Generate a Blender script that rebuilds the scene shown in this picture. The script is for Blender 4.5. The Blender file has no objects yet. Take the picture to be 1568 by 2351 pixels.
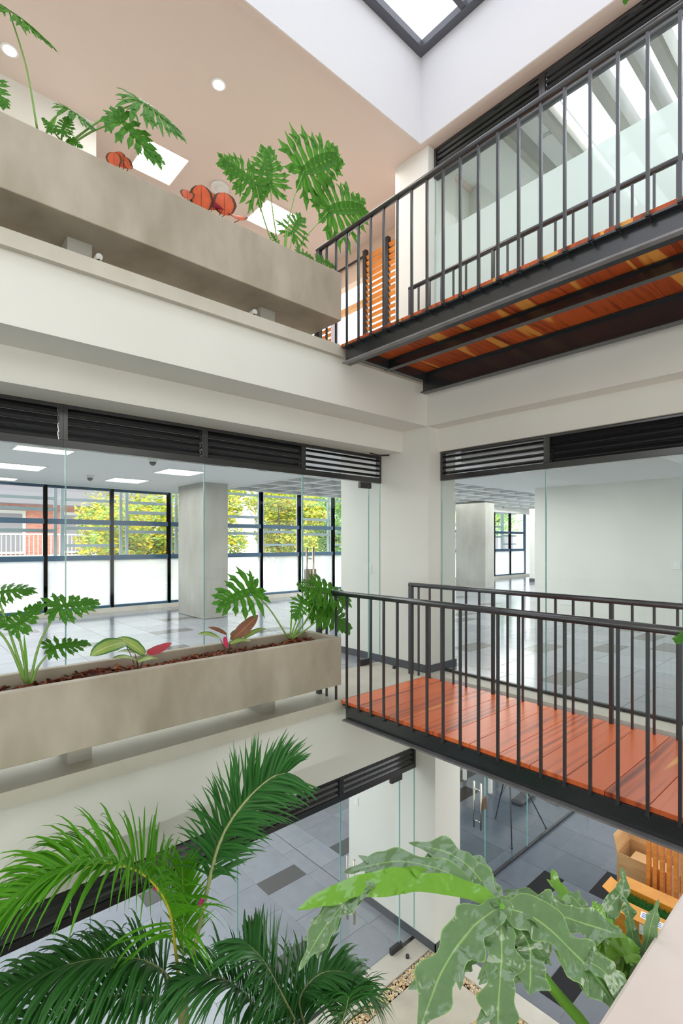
import bpy, math, random
from mathutils import Vector
R = random.Random(7)
SC = bpy.context.scene
COL = SC.collection

# ---------------------------------------------------------------- camera
FPX, EYE, SN, CS = 1165.0, 1.45, 0.7443, 0.6679
cam_d = bpy.data.cameras.new('camera'); cam = bpy.data.objects.new('camera', cam_d); COL.objects.link(cam)
cam.location = (0, 0, EYE); cam.rotation_euler = (math.pi/2, 0, -math.atan2(CS, SN))
cam_d.sensor_fit = 'HORIZONTAL'; cam_d.sensor_width = 36.0; cam_d.lens = 36.0*FPX/1568
cam_d.shift_y = 70.5/1568; cam_d.clip_start = 0.05; cam_d.clip_end = 200
SC.camera = cam
SC.cycles.transparent_max_bounces = 24
SC.cycles.max_bounces = 8
SC.cycles.diffuse_bounces = 5

# ---------------------------------------------------------------- sky, lamps, exposure
W = bpy.data.worlds.new('sky'); SC.world = W; W.use_nodes = True
bg = W.node_tree.nodes['Background']
bg.inputs['Color'].default_value = (0.95, 0.97, 1.0, 1); bg.inputs['Strength'].default_value = 2.3
SC.view_settings.view_transform = 'Standard'; SC.view_settings.look = 'None'
SC.view_settings.gamma = 1.0; SC.view_settings.exposure = 0.55

def area(name, loc, sx, sy, power, col=(1, 1, 1), rot=(0, 0, 0)):
    d = bpy.data.lights.new(name, 'AREA'); d.shape = 'RECTANGLE'; d.size = sx; d.size_y = sy
    d.energy = power; d.color = col
    o = bpy.data.objects.new(name, d); o.location = loc; o.rotation_euler = rot; COL.objects.link(o)
    return o
# area lights for the rooms behind the glass, and a fill for the landing
area('room_light', (1.5, 7.6, 2.52), 5.5, 5.0, 150, (1, .99, .97))
area('room_light', (9.0, 8.0, 2.72), 5.0, 4.5, 170, (1, .99, .97))
area('room_light', (16.0, 8.0, 2.72), 6.0, 4.5, 170, (1, .99, .97))  # added to brighten the dark far end of the room
area('room_light', (7.2, 4.4, 2.52), 3.4, 1.6, 24, (.97, 1, .98))
area('room_light', (7.0, 1.0, 2.28), 3.4, 3.4, 42, (.95, 1, .98))
area('room_light', (1.5, 6.4, -.8), 5.5, 4.0, 115, (.96, .97, 1))
area('room_light', (7.6, 2.4, -.75), 4.5, 5.5, 110, (.97, .98, 1))
area('landing_fill', (3.0, 4.7, 5.82), 3.2, 1.3, 42, (1, .95, .91))  # added fill, its bounce off the floor brightens the upper ceiling
# added fill panels, unseen behind and beside the camera, to brighten the atrium
for k in range(3):
    area('near_fill', (-3.6+3.6*k, -2.85, 1.35), 1.9, 2.0, 38, (.98, .98, .985), (math.pi/2, 0, math.pi))
    area('near_fill', (-3.6+3.6*k, -2.85, 4.65), 1.9, 2.0, 34, (1, .985, 1), (math.pi/2, 0, math.pi))
    area('near_fill', (-3.6+3.6*k, -2.85, -2.0), 1.9, 2.0, 46, (.95, 1, .93), (math.pi/2, 0, math.pi))
    area('side_fill', (-5.9, -1.8+2.2*k, 1.35), 1.4, 2.0, 20, (1, .985, .95), (math.pi/2, 0, -math.pi/2))

def at(x, y, f):                      # world point that lies f metres ahead along the view, seen at x, y
    t = (x-784)/FPX
    return Vector(((SN*t+CS)*f, (-CS*t+SN)*f, EYE+(1246-y)/FPX*f))
def atv(x, y, v):                     # world point on the vertical plane Y = v
    t = (x-784)/FPX
    return at(x, y, v/(-CS*t+SN))

# ---------------------------------------------------------------- materials
def mat(name, col=(.8, .8, .8), rough=.5, metal=0., spec=.5, noise=None, bump=None, emit=None):
    m = bpy.data.materials.new(name); m.use_nodes = True
    nt = m.node_tree; b = nt.nodes['Principled BSDF']
    b.inputs['Base Color'].default_value = (*col, 1); b.inputs['Roughness'].default_value = rough
    b.inputs['Metallic'].default_value = metal; b.inputs['Specular IOR Level'].default_value = spec
    if noise:                        # (scale, colour2, detail, stretch)
        sc, c2, det, st = noise
        tc = nt.nodes.new('ShaderNodeTexCoord'); mp = nt.nodes.new('ShaderNodeMapping')
        mp.inputs['Scale'].default_value = st
        n = nt.nodes.new('ShaderNodeTexNoise'); n.inputs['Scale'].default_value = sc; n.inputs['Detail'].default_value = det
        r = nt.nodes.new('ShaderNodeValToRGB'); r.color_ramp.elements[0].color = (*col, 1); r.color_ramp.elements[1].color = (*c2, 1)
        r.color_ramp.elements[0].position = .32; r.color_ramp.elements[1].position = .7
        nt.links.new(tc.outputs['Object'], mp.inputs['Vector']); nt.links.new(mp.outputs[0], n.inputs['Vector'])
        nt.links.new(n.outputs['Fac'], r.inputs[0]); nt.links.new(r.outputs[0], b.inputs['Base Color'])
    if bump:
        tc = nt.nodes.new('ShaderNodeTexCoord')
        n = nt.nodes.new('ShaderNodeTexNoise'); n.inputs['Scale'].default_value = bump[0]; n.inputs['Detail'].default_value = 5
        bp = nt.nodes.new('ShaderNodeBump'); bp.inputs['Strength'].default_value = bump[1]; bp.inputs['Distance'].default_value = .01
        nt.links.new(tc.outputs['Object'], n.inputs['Vector'])
        nt.links.new(n.outputs['Fac'], bp.inputs['Height']); nt.links.new(bp.outputs[0], b.inputs['Normal'])
    if emit:
        b.inputs['Emission Color'].default_value = (*emit[0], 1); b.inputs['Emission Strength'].default_value = emit[1]
    return m

def island_mat(name, stops, rough=.5, spec=.5, trans=0., mottled=None):
    """every loose piece of the mesh takes its own colour from the ramp"""
    m = mat(name, stops[0][1], rough, 0, spec); nt = m.node_tree; b = nt.nodes['Principled BSDF']
    g = nt.nodes.new('ShaderNodeNewGeometry'); r = nt.nodes.new('ShaderNodeValToRGB')
    cr = r.color_ramp
    while len(cr.elements) < len(stops): cr.elements.new(.5)
    for e, (p, c) in zip(cr.elements, stops): e.position = p; e.color = (*c, 1)
    nt.links.new(g.outputs['Random Per Island'], r.inputs[0])
    out = r.outputs[0]
    if mottled:
        tc = nt.nodes.new('ShaderNodeTexCoord'); n = nt.nodes.new('ShaderNodeTexNoise'); n.inputs['Scale'].default_value = mottled
        n.inputs['Detail'].default_value = 6
        mr = nt.nodes.new('ShaderNodeMapRange'); mr.inputs[3].default_value = .82; mr.inputs[4].default_value = 1.15
        mx = nt.nodes.new('ShaderNodeVectorMath'); mx.operation = 'SCALE'
        nt.links.new(tc.outputs['Object'], n.inputs['Vector']); nt.links.new(n.outputs['Fac'], mr.inputs[0])
        nt.links.new(out, mx.inputs[0]); nt.links.new(mr.outputs[0], mx.inputs['Scale']); out = mx.outputs[0]
    nt.links.new(out, b.inputs['Base Color'])
    return m

def glass_mat(name, tint, refl=1.0, rough=0., haze=0.):
    m = bpy.data.materials.new(name); m.use_nodes = True; nt = m.node_tree
    for n in list(nt.nodes): nt.nodes.remove(n)
    o = nt.nodes.new('ShaderNodeOutputMaterial'); t = nt.nodes.new('ShaderNodeBsdfTransparent'); g = nt.nodes.new('ShaderNodeBsdfGlossy')
    t.inputs[0].default_value = (*tint, 1); g.inputs['Roughness'].default_value = rough
    fr = nt.nodes.new('ShaderNodeFresnel'); fr.inputs[0].default_value = 1.45
    mu = nt.nodes.new('ShaderNodeMath'); mu.operation = 'MULTIPLY'; mu.inputs[1].default_value = refl
    mx = nt.nodes.new('ShaderNodeMixShader')
    ge = nt.nodes.new('ShaderNodeNewGeometry'); iv = nt.nodes.new('ShaderNodeMath'); iv.operation = 'SUBTRACT'; iv.inputs[0].default_value = 1
    m3 = nt.nodes.new('ShaderNodeMath'); m3.operation = 'MULTIPLY'
    nt.links.new(ge.outputs['Backfacing'], iv.inputs[1]); nt.links.new(fr.outputs[0], mu.inputs[0])
    nt.links.new(mu.outputs[0], m3.inputs[0]); nt.links.new(iv.outputs[0], m3.inputs[1]); nt.links.new(m3.outputs[0], mx.inputs[0])
    nt.links.new(t.outputs[0], mx.inputs[1]); nt.links.new(g.outputs[0], mx.inputs[2])
    last = mx.outputs[0]
    if haze:
        d = nt.nodes.new('ShaderNodeBsdfDiffuse'); d.inputs[0].default_value = (.86, .93, .91, 1) if name == 'frosted_glass' else (.95, .97, 1, 1)
        tl = nt.nodes.new('ShaderNodeBsdfTranslucent'); tl.inputs[0].default_value = (.9, .95, .94, 1) if name == 'frosted_glass' else (.98, .99, 1, 1)
        m1 = nt.nodes.new('ShaderNodeMixShader'); m1.inputs[0].default_value = .6 if name == 'frosted_glass' else .85
        nt.links.new(d.outputs[0], m1.inputs[1]); nt.links.new(tl.outputs[0], m1.inputs[2])
        m2 = nt.nodes.new('ShaderNodeMixShader'); m2.inputs[0].default_value = haze
        nt.links.new(last, m2.inputs[1]); nt.links.new(m1.outputs[0], m2.inputs[2]); last = m2.outputs[0]
    nt.links.new(last, o.inputs[0])
    return m

def wood_mat(name, light, dark, sap, rough=.28, sc=1.0, stretch=(.5, 3.0, 1.0)):
    """grain runs along X; knots and dark figure; some pieces of sapwood"""
    m = mat(name, light, rough); nt = m.node_tree; b = nt.nodes['Principled BSDF']
    tc = nt.nodes.new('ShaderNodeTexCoord'); g = nt.nodes.new('ShaderNodeNewGeometry')
    off = nt.nodes.new('ShaderNodeVectorMath'); off.operation = 'SCALE'; off.inputs[0].default_value = (13, 7, 29)
    nt.links.new(g.outputs['Random Per Island'], off.inputs['Scale'])
    ad = nt.nodes.new('ShaderNodeVectorMath'); ad.operation = 'ADD'
    nt.links.new(tc.outputs['Object'], ad.inputs[0]); nt.links.new(off.outputs[0], ad.inputs[1])
    mp = nt.nodes.new('ShaderNodeMapping'); mp.inputs['Scale'].default_value = stretch
    nt.links.new(ad.outputs[0], mp.inputs[0])
    n1 = nt.nodes.new('ShaderNodeTexNoise'); n1.inputs['Scale'].default_value = 1.6*sc; n1.inputs['Detail'].default_value = 4; n1.inputs['Distortion'].default_value = .5
    nt.links.new(mp.outputs[0], n1.inputs['Vector'])
    w = nt.nodes.new('ShaderNodeTexWave'); w.wave_type = 'BANDS'; w.bands_direction = 'Y'
    w.inputs['Scale'].default_value = 1.5*sc; w.inputs['Distortion'].default_value = 9; w.inputs['Detail'].default_value = 3; w.inputs['Detail Scale'].default_value = 1.2
    nt.links.new(mp.outputs[0], w.inputs['Vector'])
    mu = nt.nodes.new('ShaderNodeMath'); mu.operation = 'MULTIPLY'
    mu.operation = 'MULTIPLY_ADD'; mu.inputs[1].default_value = .8; mu.inputs[2].default_value = .0
    wm = nt.nodes.new('ShaderNodeMath'); wm.operation = 'MULTIPLY'; wm.inputs[1].default_value = .16
    nt.links.new(n1.outputs['Fac'], mu.inputs[0]); nt.links.new(w.outputs['Fac'], wm.inputs[0]); nt.links.new(wm.outputs[0], mu.inputs[2])
    r = nt.nodes.new('ShaderNodeValToRGB'); cr = r.color_ramp
    cr.elements[0].position = .50; cr.elements[0].color = (*light, 1); cr.elements[1].position = .74; cr.elements[1].color = (*dark, 1)
    nt.links.new(mu.outputs[0], r.inputs[0])
    # whole-piece tone
    r2 = nt.nodes.new('ShaderNodeValToRGB'); c2 = r2.color_ramp; c2.interpolation = 'LINEAR'
    c2.elements[0].position = 0; c2.elements[0].color = (1.08, 1.05, 1.0, 1); c2.elements[1].position = 1; c2.elements[1].color = (.74, .66, .66, 1)
    nt.links.new(g.outputs['Random Per Island'], r2.inputs[0])
    mm = nt.nodes.new('ShaderNodeVectorMath'); mm.operation = 'MULTIPLY'
    nt.links.new(r.outputs[0], mm.inputs[0]); nt.links.new(r2.outputs[0], mm.inputs[1])
    # sapwood streaks
    n3 = nt.nodes.new('ShaderNodeTexNoise'); n3.inputs['Scale'].default_value = 2.1; n3.inputs['Detail'].default_value = 1
    mp3 = nt.nodes.new('ShaderNodeMapping'); mp3.inputs['Scale'].default_value = (.25, 3.4, 1)
    nt.links.new(ad.outputs[0], mp3.inputs[0]); nt.links.new(mp3.outputs[0], n3.inputs['Vector'])
    r3 = nt.nodes.new('ShaderNodeValToRGB'); r3.color_ramp.elements[0].position = sap[1]; r3.color_ramp.elements[1].position = sap[1]+.03
    nt.links.new(n3.outputs['Fac'], r3.inputs[0])
    mx = nt.nodes.new('ShaderNodeMix'); mx.data_type = 'RGBA'
    nt.links.new(r3.outputs[0], mx.inputs[0]); nt.links.new(mm.outputs[0], mx.inputs[6]); mx.inputs[7].default_value = (*sap[0], 1)
    nt.links.new(mx.outputs[2], b.inputs['Base Color'])
    return m

def leaf_mat(name, col, vein, under=None, rough=.35, trans=.25, edge=None, vw=.06, mott=18, bump=False):
    m = bpy.data.materials.new(name); m.use_nodes = True; nt = m.node_tree; b = nt.nodes['Principled BSDF']
    b.inputs['Roughness'].default_value = rough; b.inputs['Specular IOR Level'].default_value = .5 if bump else .28
    uv = nt.nodes.new('ShaderNodeUVMap'); sp = nt.nodes.new('ShaderNodeSeparateXYZ'); nt.links.new(uv.outputs[0], sp.inputs[0])
    s = nt.nodes.new('ShaderNodeMath'); s.operation = 'SUBTRACT'; s.inputs[1].default_value = .5; nt.links.new(sp.outputs[0], s.inputs[0])
    a = nt.nodes.new('ShaderNodeMath'); a.operation = 'ABSOLUTE'; nt.links.new(s.outputs[0], a.inputs[0])
    r = nt.nodes.new('ShaderNodeValToRGB'); cr = r.color_ramp
    cr.elements[0].position = vw*.5; cr.elements[0].color = (*vein, 1); cr.elements[1].position = vw*1.6; cr.elements[1].color = (*col, 1)
    if edge:
        e = cr.elements.new(edge[1]); e.color = (*col, 1); e = cr.elements.new(edge[1]+.04); e.color = (*edge[0], 1)
    nt.links.new(a.outputs[0], r.inputs[0])
    tc = nt.nodes.new('ShaderNodeTexCoord'); n = nt.nodes.new('ShaderNodeTexNoise'); n.inputs['Scale'].default_value = mott
    nt.links.new(tc.outputs['Object'], n.inputs['Vector'])
    mr = nt.nodes.new('ShaderNodeMapRange'); mr.inputs[3].default_value = .78; mr.inputs[4].default_value = 1.22
    nt.links.new(n.outputs['Fac'], mr.inputs[0])
    sc = nt.nodes.new('ShaderNodeVectorMath'); sc.operation = 'SCALE'; nt.links.new(r.outputs[0], sc.inputs[0]); nt.links.new(mr.outputs[0], sc.inputs['Scale'])
    out = sc.outputs[0]
    if under:
        g = nt.nodes.new('ShaderNodeNewGeometry'); mx = nt.nodes.new('ShaderNodeMix'); mx.data_type = 'RGBA'
        nt.links.new(g.outputs['Backfacing'], mx.inputs[0]); nt.links.new(out, mx.inputs[6]); mx.inputs[7].default_value = (*under, 1)
        out = mx.outputs[2]
    nt.links.new(out, b.inputs['Base Color'])
    if bump:
        b.inputs['Coat Weight'].default_value = 1.0; b.inputs['Coat Roughness'].default_value = .16
        n2 = nt.nodes.new('ShaderNodeTexNoise'); n2.inputs['Scale'].default_value = 26; n2.inputs['Detail'].default_value = 2
        nt.links.new(tc.outputs['Object'], n2.inputs['Vector'])
        bp = nt.nodes.new('ShaderNodeBump'); bp.inputs['Strength'].default_value = .8; bp.inputs['Distance'].default_value = .012
        nt.links.new(n2.outputs['Fac'], bp.inputs['Height']); nt.links.new(bp.outputs[0], b.inputs['Normal']); nt.links.new(bp.outputs[0], b.inputs['Coat Normal'])
    tl = nt.nodes.new('ShaderNodeBsdfTranslucent'); nt.links.new(out, tl.inputs[0])
    ms = nt.nodes.new('ShaderNodeMixShader'); ms.inputs[0].default_value = trans
    o = nt.nodes['Material Output']
    nt.links.new(b.outputs[0], ms.inputs[1]); nt.links.new(tl.outputs[0], ms.inputs[2]); nt.links.new(ms.outputs[0], o.inputs[0])
    return m

M = {}
M['white'] = mat('white_paint', (.735, .735, .69), .6, spec=.25, noise=(1.3, (.77, .77, .73), 3, (1, 1, 1)))
M['well'] = mat('white_paint_well', (.74, .74, .765), .6, spec=.25)
M['ceil_warm'] = mat('ceiling_warm_light_tint', (.76, .64, .575), .7, spec=.2)  # warm tint of the mixed light put into the ceiling colour
M['ceil'] = mat('ceiling_paint', (.80, .81, .79), .7, spec=.2)
M['concrete'] = mat('cast_concrete', (.33, .285, .22), .6, spec=.3, noise=(2.2, (.47, .42, .345), 8, (1.6, 1, .8)), bump=(9, .25))
M['concrete_pale'] = mat('pale_concrete', (.52, .49, .42), .55, spec=.3, noise=(3, (.62, .59, .52), 8, (1, 1, 1)), bump=(14, .2))
M['concrete_col'] = mat('column_concrete', (.33, .32, .285), .5, spec=.35, noise=(1.6, (.46, .45, .41), 8, (1, 1, .6)))
M['paver'] = mat('paver_concrete', (.46, .42, .34), .55, noise=(2.5, (.60, .55, .45), 6, (1, 1, 1)))
M['parapet'] = mat('parapet_plaster', (.76, .655, .61), .6, noise=(5, (.82, .73, .69), 6, (1, 1, 1)))
M['black'] = mat('black_painted_steel', (.022, .022, .026), .38, spec=.6)
M['rail'] = mat('handrail_paint', (.035, .036, .042), .24, spec=.8)
M['beam'] = mat('steel_beam_paint', (.022, .026, .030), .24, spec=.9)
M['flange'] = mat('lit_flange_paint', (.17, .165, .17), .35, spec=.7, noise=(12, (.24, .23, .24), 4, (1, 1, 1)))  # light caught along the flange is put into this paler colour
M['louvre'] = mat('louvre_black', (.018, .019, .022), .22, spec=.9)
M['alu_blue'] = mat('dark_window_frame', (.02, .075, .14), .35, spec=.6)
M['sky_frame'] = mat('skylight_frame', (.10, .105, .125), .4, spec=.5)
M['alu_grey'] = mat('grey_window_frame', (.40, .47, .52), .4, spec=.5)
M['chrome'] = mat('brushed_steel', (.62, .58, .50), .25, metal=1)
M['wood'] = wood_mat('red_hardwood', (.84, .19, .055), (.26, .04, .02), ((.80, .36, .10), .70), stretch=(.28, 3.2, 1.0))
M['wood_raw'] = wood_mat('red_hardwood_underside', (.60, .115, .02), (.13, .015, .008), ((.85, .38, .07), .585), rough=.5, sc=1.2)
M['slat'] = mat('orange_wood', (.62, .20, .035), .4, noise=(4, (.78, .30, .06), 3, (1, 1, 6)))
M['base'] = mat('baseboard_tile', (.10, .105, .12), .6, spec=.2)
M['tile'] = island_mat('grey_floor_tile', [(0, (.062, .078, .10)), (1, (.095, .112, .14))], rough=.16, spec=.5, mottled=7)
M['tile_mid'] = island_mat('grey_floor_tile_lit', [(0, (.24, .25, .29)), (1, (.31, .33, .37))], rough=.12, spec=.9, mottled=5)  # lighter tile colour carries the window reflections on the floor
M['tile_black'] = mat('black_floor_tile', (.004, .004, .005), .35, spec=.1)
M['tile_dark'] = mat('dark_floor_tile', (.10, .098, .10), .14, spec=.7)
M['grout'] = mat('grout', (.33, .34, .35), .7)
M['glass'] = glass_mat('clear_glass', (.955, .98, .97), .8)
M['glass_edge'] = mat('glass_edge', (.25, .50, .48), .15, spec=.8)
M['frost'] = glass_mat('frosted_glass', (.9, .97, .95), .3, .3, haze=.9)
M['frost_out'] = glass_mat('frosted_glass_white', (.97, .98, 1), .3, .3, haze=.6)
M['sky_glass'] = glass_mat('skylight_glass', (.80, .80, .82), .5)
M['lamp'] = mat('lamp_diffuser', (.95, .95, .95), .5, emit=((1, .99, .96), 2.2))
M['plastic'] = mat('white_plastic', (.78, .78, .76), .4)
M['grey_plastic'] = mat('grey_plastic', (.12, .12, .13), .3)
M['card'] = mat('cardboard', (.50, .30, .13), .75, noise=(3, (.60, .38, .18), 3, (1, 1, 5)))
M['card_or'] = mat('taped_cardboard', (.55, .22, .02), .35, noise=(3, (.66, .30, .035), 3, (1, 1, 5)))
M['card_in'] = mat('cardboard_inside', (.30, .19, .09), .8)
M['paper'] = mat('white_paper', (.82, .86, .86), .5)
M['blue_ink'] = mat('blue_print', (.05, .10, .45), .5)
M['ink'] = mat('dark_ink', (.10, .06, .03), .6)
M['soil'] = mat('dark_soil', (.035, .018, .012), .9)
M['mulch'] = island_mat('bark_chips', [(0, (.07, .022, .014)), (.5, (.17, .05, .027)), (.85, (.27, .085, .04)), (1, (.50, .19, .08))], rough=.75, spec=.2)
M['gravel'] = island_mat('river_gravel', [(0, (.62, .36, .13)), (.35, (.80, .62, .36)), (.7, (.78, .70, .55)), (1, (.42, .30, .20))], rough=.5)
M['philo'] = leaf_mat('philodendron_leaf', (.06, .22, .016), (.17, .38, .04), (.085, .30, .018), rough=.38, trans=.30, vw=.03)
M['philo_big'] = leaf_mat('glossy_philodendron_leaf', (.125, .245, .095), (.30, .50, .16), (.15, .38, .02), rough=.16, trans=.15, edge=((.34, .58, .14), .465), vw=.022, bump=True)
M['petiole'] = mat('green_stalk', (.17, .34, .06), .4, noise=(6, (.24, .42, .10), 2, (1, 1, 1)))
M['petiole_big'] = mat('bright_green_stalk', (.16, .42, .035), .35)
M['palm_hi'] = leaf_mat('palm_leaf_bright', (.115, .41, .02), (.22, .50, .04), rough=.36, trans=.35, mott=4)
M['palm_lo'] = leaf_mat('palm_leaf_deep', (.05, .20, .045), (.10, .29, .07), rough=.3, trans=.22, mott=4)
M['rachis'] = mat('palm_rachis', (.42, .45, .20), .45)
M['rachis_y'] = mat('palm_rachis_yellow', (.60, .52, .05), .45)
M['stem'] = mat('palm_stem', (.36, .27, .14), .6, noise=(6, (.22, .25, .10), 4, (1, 1, 5)))
M['cala'] = leaf_mat('calathea_leaf', (.30, .42, .10), (.55, .60, .25), (.42, .05, .07), rough=.35, trans=.15, edge=((.07, .20, .05), .34), vw=.03)
M['cala_up'] = leaf_mat('calathea_leaf_purple', (.22, .09, .05), (.40, .20, .10), (.55, .03, .10), rough=.4, trans=.15, vw=.03)
M['bego'] = leaf_mat('red_round_leaf', (.62, .12, .045), (.30, .05, .03), (.62, .12, .045), rough=.4, trans=.3, edge=((.09, .045, .02), .36), vw=.02)
M['magenta'] = mat('magenta_petal', (.62, .01, .25), .5)
M['tree_leaf'] = island_mat('flowering_tree_foliage', [(0, (.22, .42, .08)), (.35, (.42, .60, .12)), (.55, (.85, .80, .10)), (.8, (1.0, .80, .05)), (1, (1.0, .68, .06))], rough=.6, spec=.2)
M['tree_green'] = island_mat('green_tree_foliage', [(0, (.14, .38, .12)), (.5, (.30, .58, .18)), (.8, (.55, .72, .18)), (1, (1.0, .85, .08))], rough=.6, spec=.2)
M['bark'] = mat('grey_bark', (.14, .11, .085), .8)
M['render_wall'] = mat('cream_render', (.85, .83, .79), .8)
M['roofing'] = mat('grey_roof', (.34, .31, .35), .8)
M['street'] = mat('street_asphalt', (.30, .30, .31), .9)
M['lavender'] = mat('painted_door_frame', (.62, .60, .68), .5)
M['peach'] = mat('peach_paint', (.72, .56, .44), .7)
M['opal'] = glass_mat('opal_roof_sheet', (.85, .9, .95), .2, .4, haze=.85)
def brick():
    m = mat('red_brick', (.6, .2, .15), .85); nt = m.node_tree; b = nt.nodes['Principled BSDF']
    tc = nt.nodes.new('ShaderNodeTexCoord'); mp = nt.nodes.new('ShaderNodeMapping'); mp.inputs['Rotation'].default_value = (math.pi/2, 0, 0)
    t = nt.nodes.new('ShaderNodeTexBrick'); t.inputs['Scale'].default_value = 4
    t.inputs['Color1'].default_value = (.75, .24, .18, 1); t.inputs['Color2'].default_value = (.85, .36, .27, 1); t.inputs['Mortar'].default_value = (.66, .50, .44, 1)
    nt.links.new(tc.outputs['Object'], mp.inputs[0]); nt.links.new(mp.outputs[0], t.inputs[0]); nt.links.new(t.outputs[0], b.inputs['Base Color'])
    return m
M['brick'] = brick()

# ---------------------------------------------------------------- mesh builder
class MB:
    def __init__(s): s.v = []; s.f = []; s.uv = []; s.mi = []; s.sm = []
    def face(s, idx, uv=None, mi=0, smooth=False):
        s.f.append(idx); s.uv.append(uv or [(0, 0)]*len(idx)); s.mi.append(mi); s.sm.append(smooth)
    def box(s, x0, x1, y0, y1, z0, z1, mi=0):
        n = len(s.v)
        s.v += [(x0, y0, z0), (x1, y0, z0), (x1, y1, z0), (x0, y1, z0), (x0, y0, z1), (x1, y0, z1), (x1, y1, z1), (x0, y1, z1)]
        for q in ((0, 3, 2, 1), (4, 5, 6, 7), (0, 1, 5, 4), (1, 2, 6, 5), (2, 3, 7, 6), (3, 0, 4, 7)): s.face([n+i for i in q], mi=mi)
        return s
    def obox(s, c, ax, ay, az, hx, hy, hz, mi=0):         # oriented box
        n = len(s.v); c = Vector(c)
        for sx, sy, sz in ((-1, -1, -1), (1, -1, -1), (1, 1, -1), (-1, 1, -1), (-1, -1, 1), (1, -1, 1), (1, 1, 1), (-1, 1, 1)):
            s.v.append(tuple(c+ax*(sx*hx)+ay*(sy*hy)+az*(sz*hz)))
        for q in ((0, 3, 2, 1), (4, 5, 6, 7), (0, 1, 5, 4), (1, 2, 6, 5), (2, 3, 7, 6), (3, 0, 4, 7)): s.face([n+i for i in q], mi=mi)
        return s
    def tube(s, pts, r, k=10, mi=0, caps=True):
        pts = [Vector(p) for p in pts]; rs = r if isinstance(r, (list, tuple)) else [r]*len(pts)
        n0 = len(s.v); prev = None
        for i, p in enumerate(pts):
            d = (pts[min(i+1, len(pts)-1)]-pts[max(i-1, 0)]).normalized()
            if prev is None: a = d.cross(Vector((0, 0, 1)) if abs(d.z) < .95 else Vector((1, 0, 0))).normalized()
            else: a = (prev-d*prev.dot(d)).normalized()
            prev = a; b = d.cross(a)
            for j in range(k):
                t = 2*math.pi*j/k; s.v.append(tuple(p+(a*math.cos(t)+b*math.sin(t))*rs[i]))
        for i in range(len(pts)-1):
            for j in range(k):
                a0 = n0+i*k+j; a1 = n0+i*k+(j+1) % k
                s.face([a0, a1, a1+k, a0+k], mi=mi, smooth=True)
        if caps:
            s.face([n0+j for j in range(k)][::-1], mi=mi); s.face([n0+(len(pts)-1)*k+j for j in range(k)], mi=mi)
        return s
    def disc(s, c, r, h, k=28, mi=0):                      # short upright cylinder
        return s.tube([Vector(c), Vector(c)+Vector((0, 0, h))], r, k, mi)
    def ribbon(s, pts, ws, nrm, fold=.15, mi=0, ruffle=0.):
        """leaf blade along pts, half width ws, facing nrm, folded along its vein"""
        n0 = len(s.v); m = len(pts)
        for i, p in enumerate(pts):
            d = (pts[min(i+1, m-1)]-pts[max(i-1, 0)])
            if d.length < 1e-9: d = Vector((0, 0, -1))
            d.normalize(); nn = nrm[i] if isinstance(nrm, list) else nrm
            side = d.cross(nn)
            if side.length < 1e-4: side = d.cross(Vector((.3, .5, .8)))
            side.normalize(); up = side.cross(d)
            w = ws[i]
            wl, wr = (w, w) if not isinstance(w, tuple) else w
            s.v += [tuple(p-side*wl+up*(wl*(fold+ruffle*math.sin(i*1.15)))), tuple(p), tuple(p+side*wr+up*(wr*(fold+ruffle*math.sin(i*.95+2))))]
        for i in range(m-1):
            a = n0+i*3; t0 = i/(m-1); t1 = (i+1)/(m-1)
            s.face([a, a+1, a+4, a+3], [(0, t0), (.5, t0), (.5, t1), (0, t1)], mi, True)
            s.face([a+1, a+2, a+5, a+4], [(.5, t0), (1, t0), (1, t1), (.5, t1)], mi, True)
        return s
    def build(s, name, mats, parent=None, bevel=0, **props):
        if not isinstance(mats, (list, tuple)): mats = [mats]
        me = bpy.data.meshes.new(name); me.from_pydata(s.v, [], s.f)
        for m in mats: me.materials.append(m if not isinstance(m, str) else M[m])
        me.polygons.foreach_set('material_index', s.mi); me.polygons.foreach_set('use_smooth', s.sm)
        ul = me.uv_layers.new(name='UVMap'); flat = [c for f in s.uv for q in f for c in q]; ul.data.foreach_set('uv', flat)
        me.update(); o = bpy.data.objects.new(name, me); COL.objects.link(o)
        if parent:
            o.parent = parent; o.matrix_parent_inverse = parent.matrix_world.inverted() if False else o.matrix_parent_inverse
            lx = Vector(parent.location); me.transform(__import__('mathutils').Matrix.Translation(-ROOT(parent)))
        if bevel:
            b = o.modifiers.new('bevel', 'BEVEL'); b.width = bevel; b.segments = 2; b.limit_method = 'ANGLE'
        for k, v in props.items(): o[k] = v
        return o
def ROOT(o):
    v = Vector((0, 0, 0))
    while o is not None: v += Vector(o.location); o = o.parent
    return v
def thing(name, label, cat, loc=(0, 0, 0), group=None):
    o = bpy.data.objects.new(name, None); o.location = loc; o.empty_display_size = .1; COL.objects.link(o)
    o['label'] = label; o['category'] = cat
    if group: o['group'] = group
    return o
def B(*a): return MB().box(*a)
def struct(name, mb, m, **k): return mb.build(name, m, kind='structure', **k)
def solo(name, mb, m, label, cat, group=None, **k):
    o = mb.build(name, m, **k); o['label'] = label; o['category'] = cat
    if group: o['group'] = group
    return o
def copy_tree(o, loc, parent=None):
    c = o.copy(); COL.objects.link(c)
    if parent is None: c.location = loc
    else: c.parent = parent
    for ch in o.children: copy_tree(ch, None, c)
    return c

F1, F2, FG = 0.0, 3.28, -3.28

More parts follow.
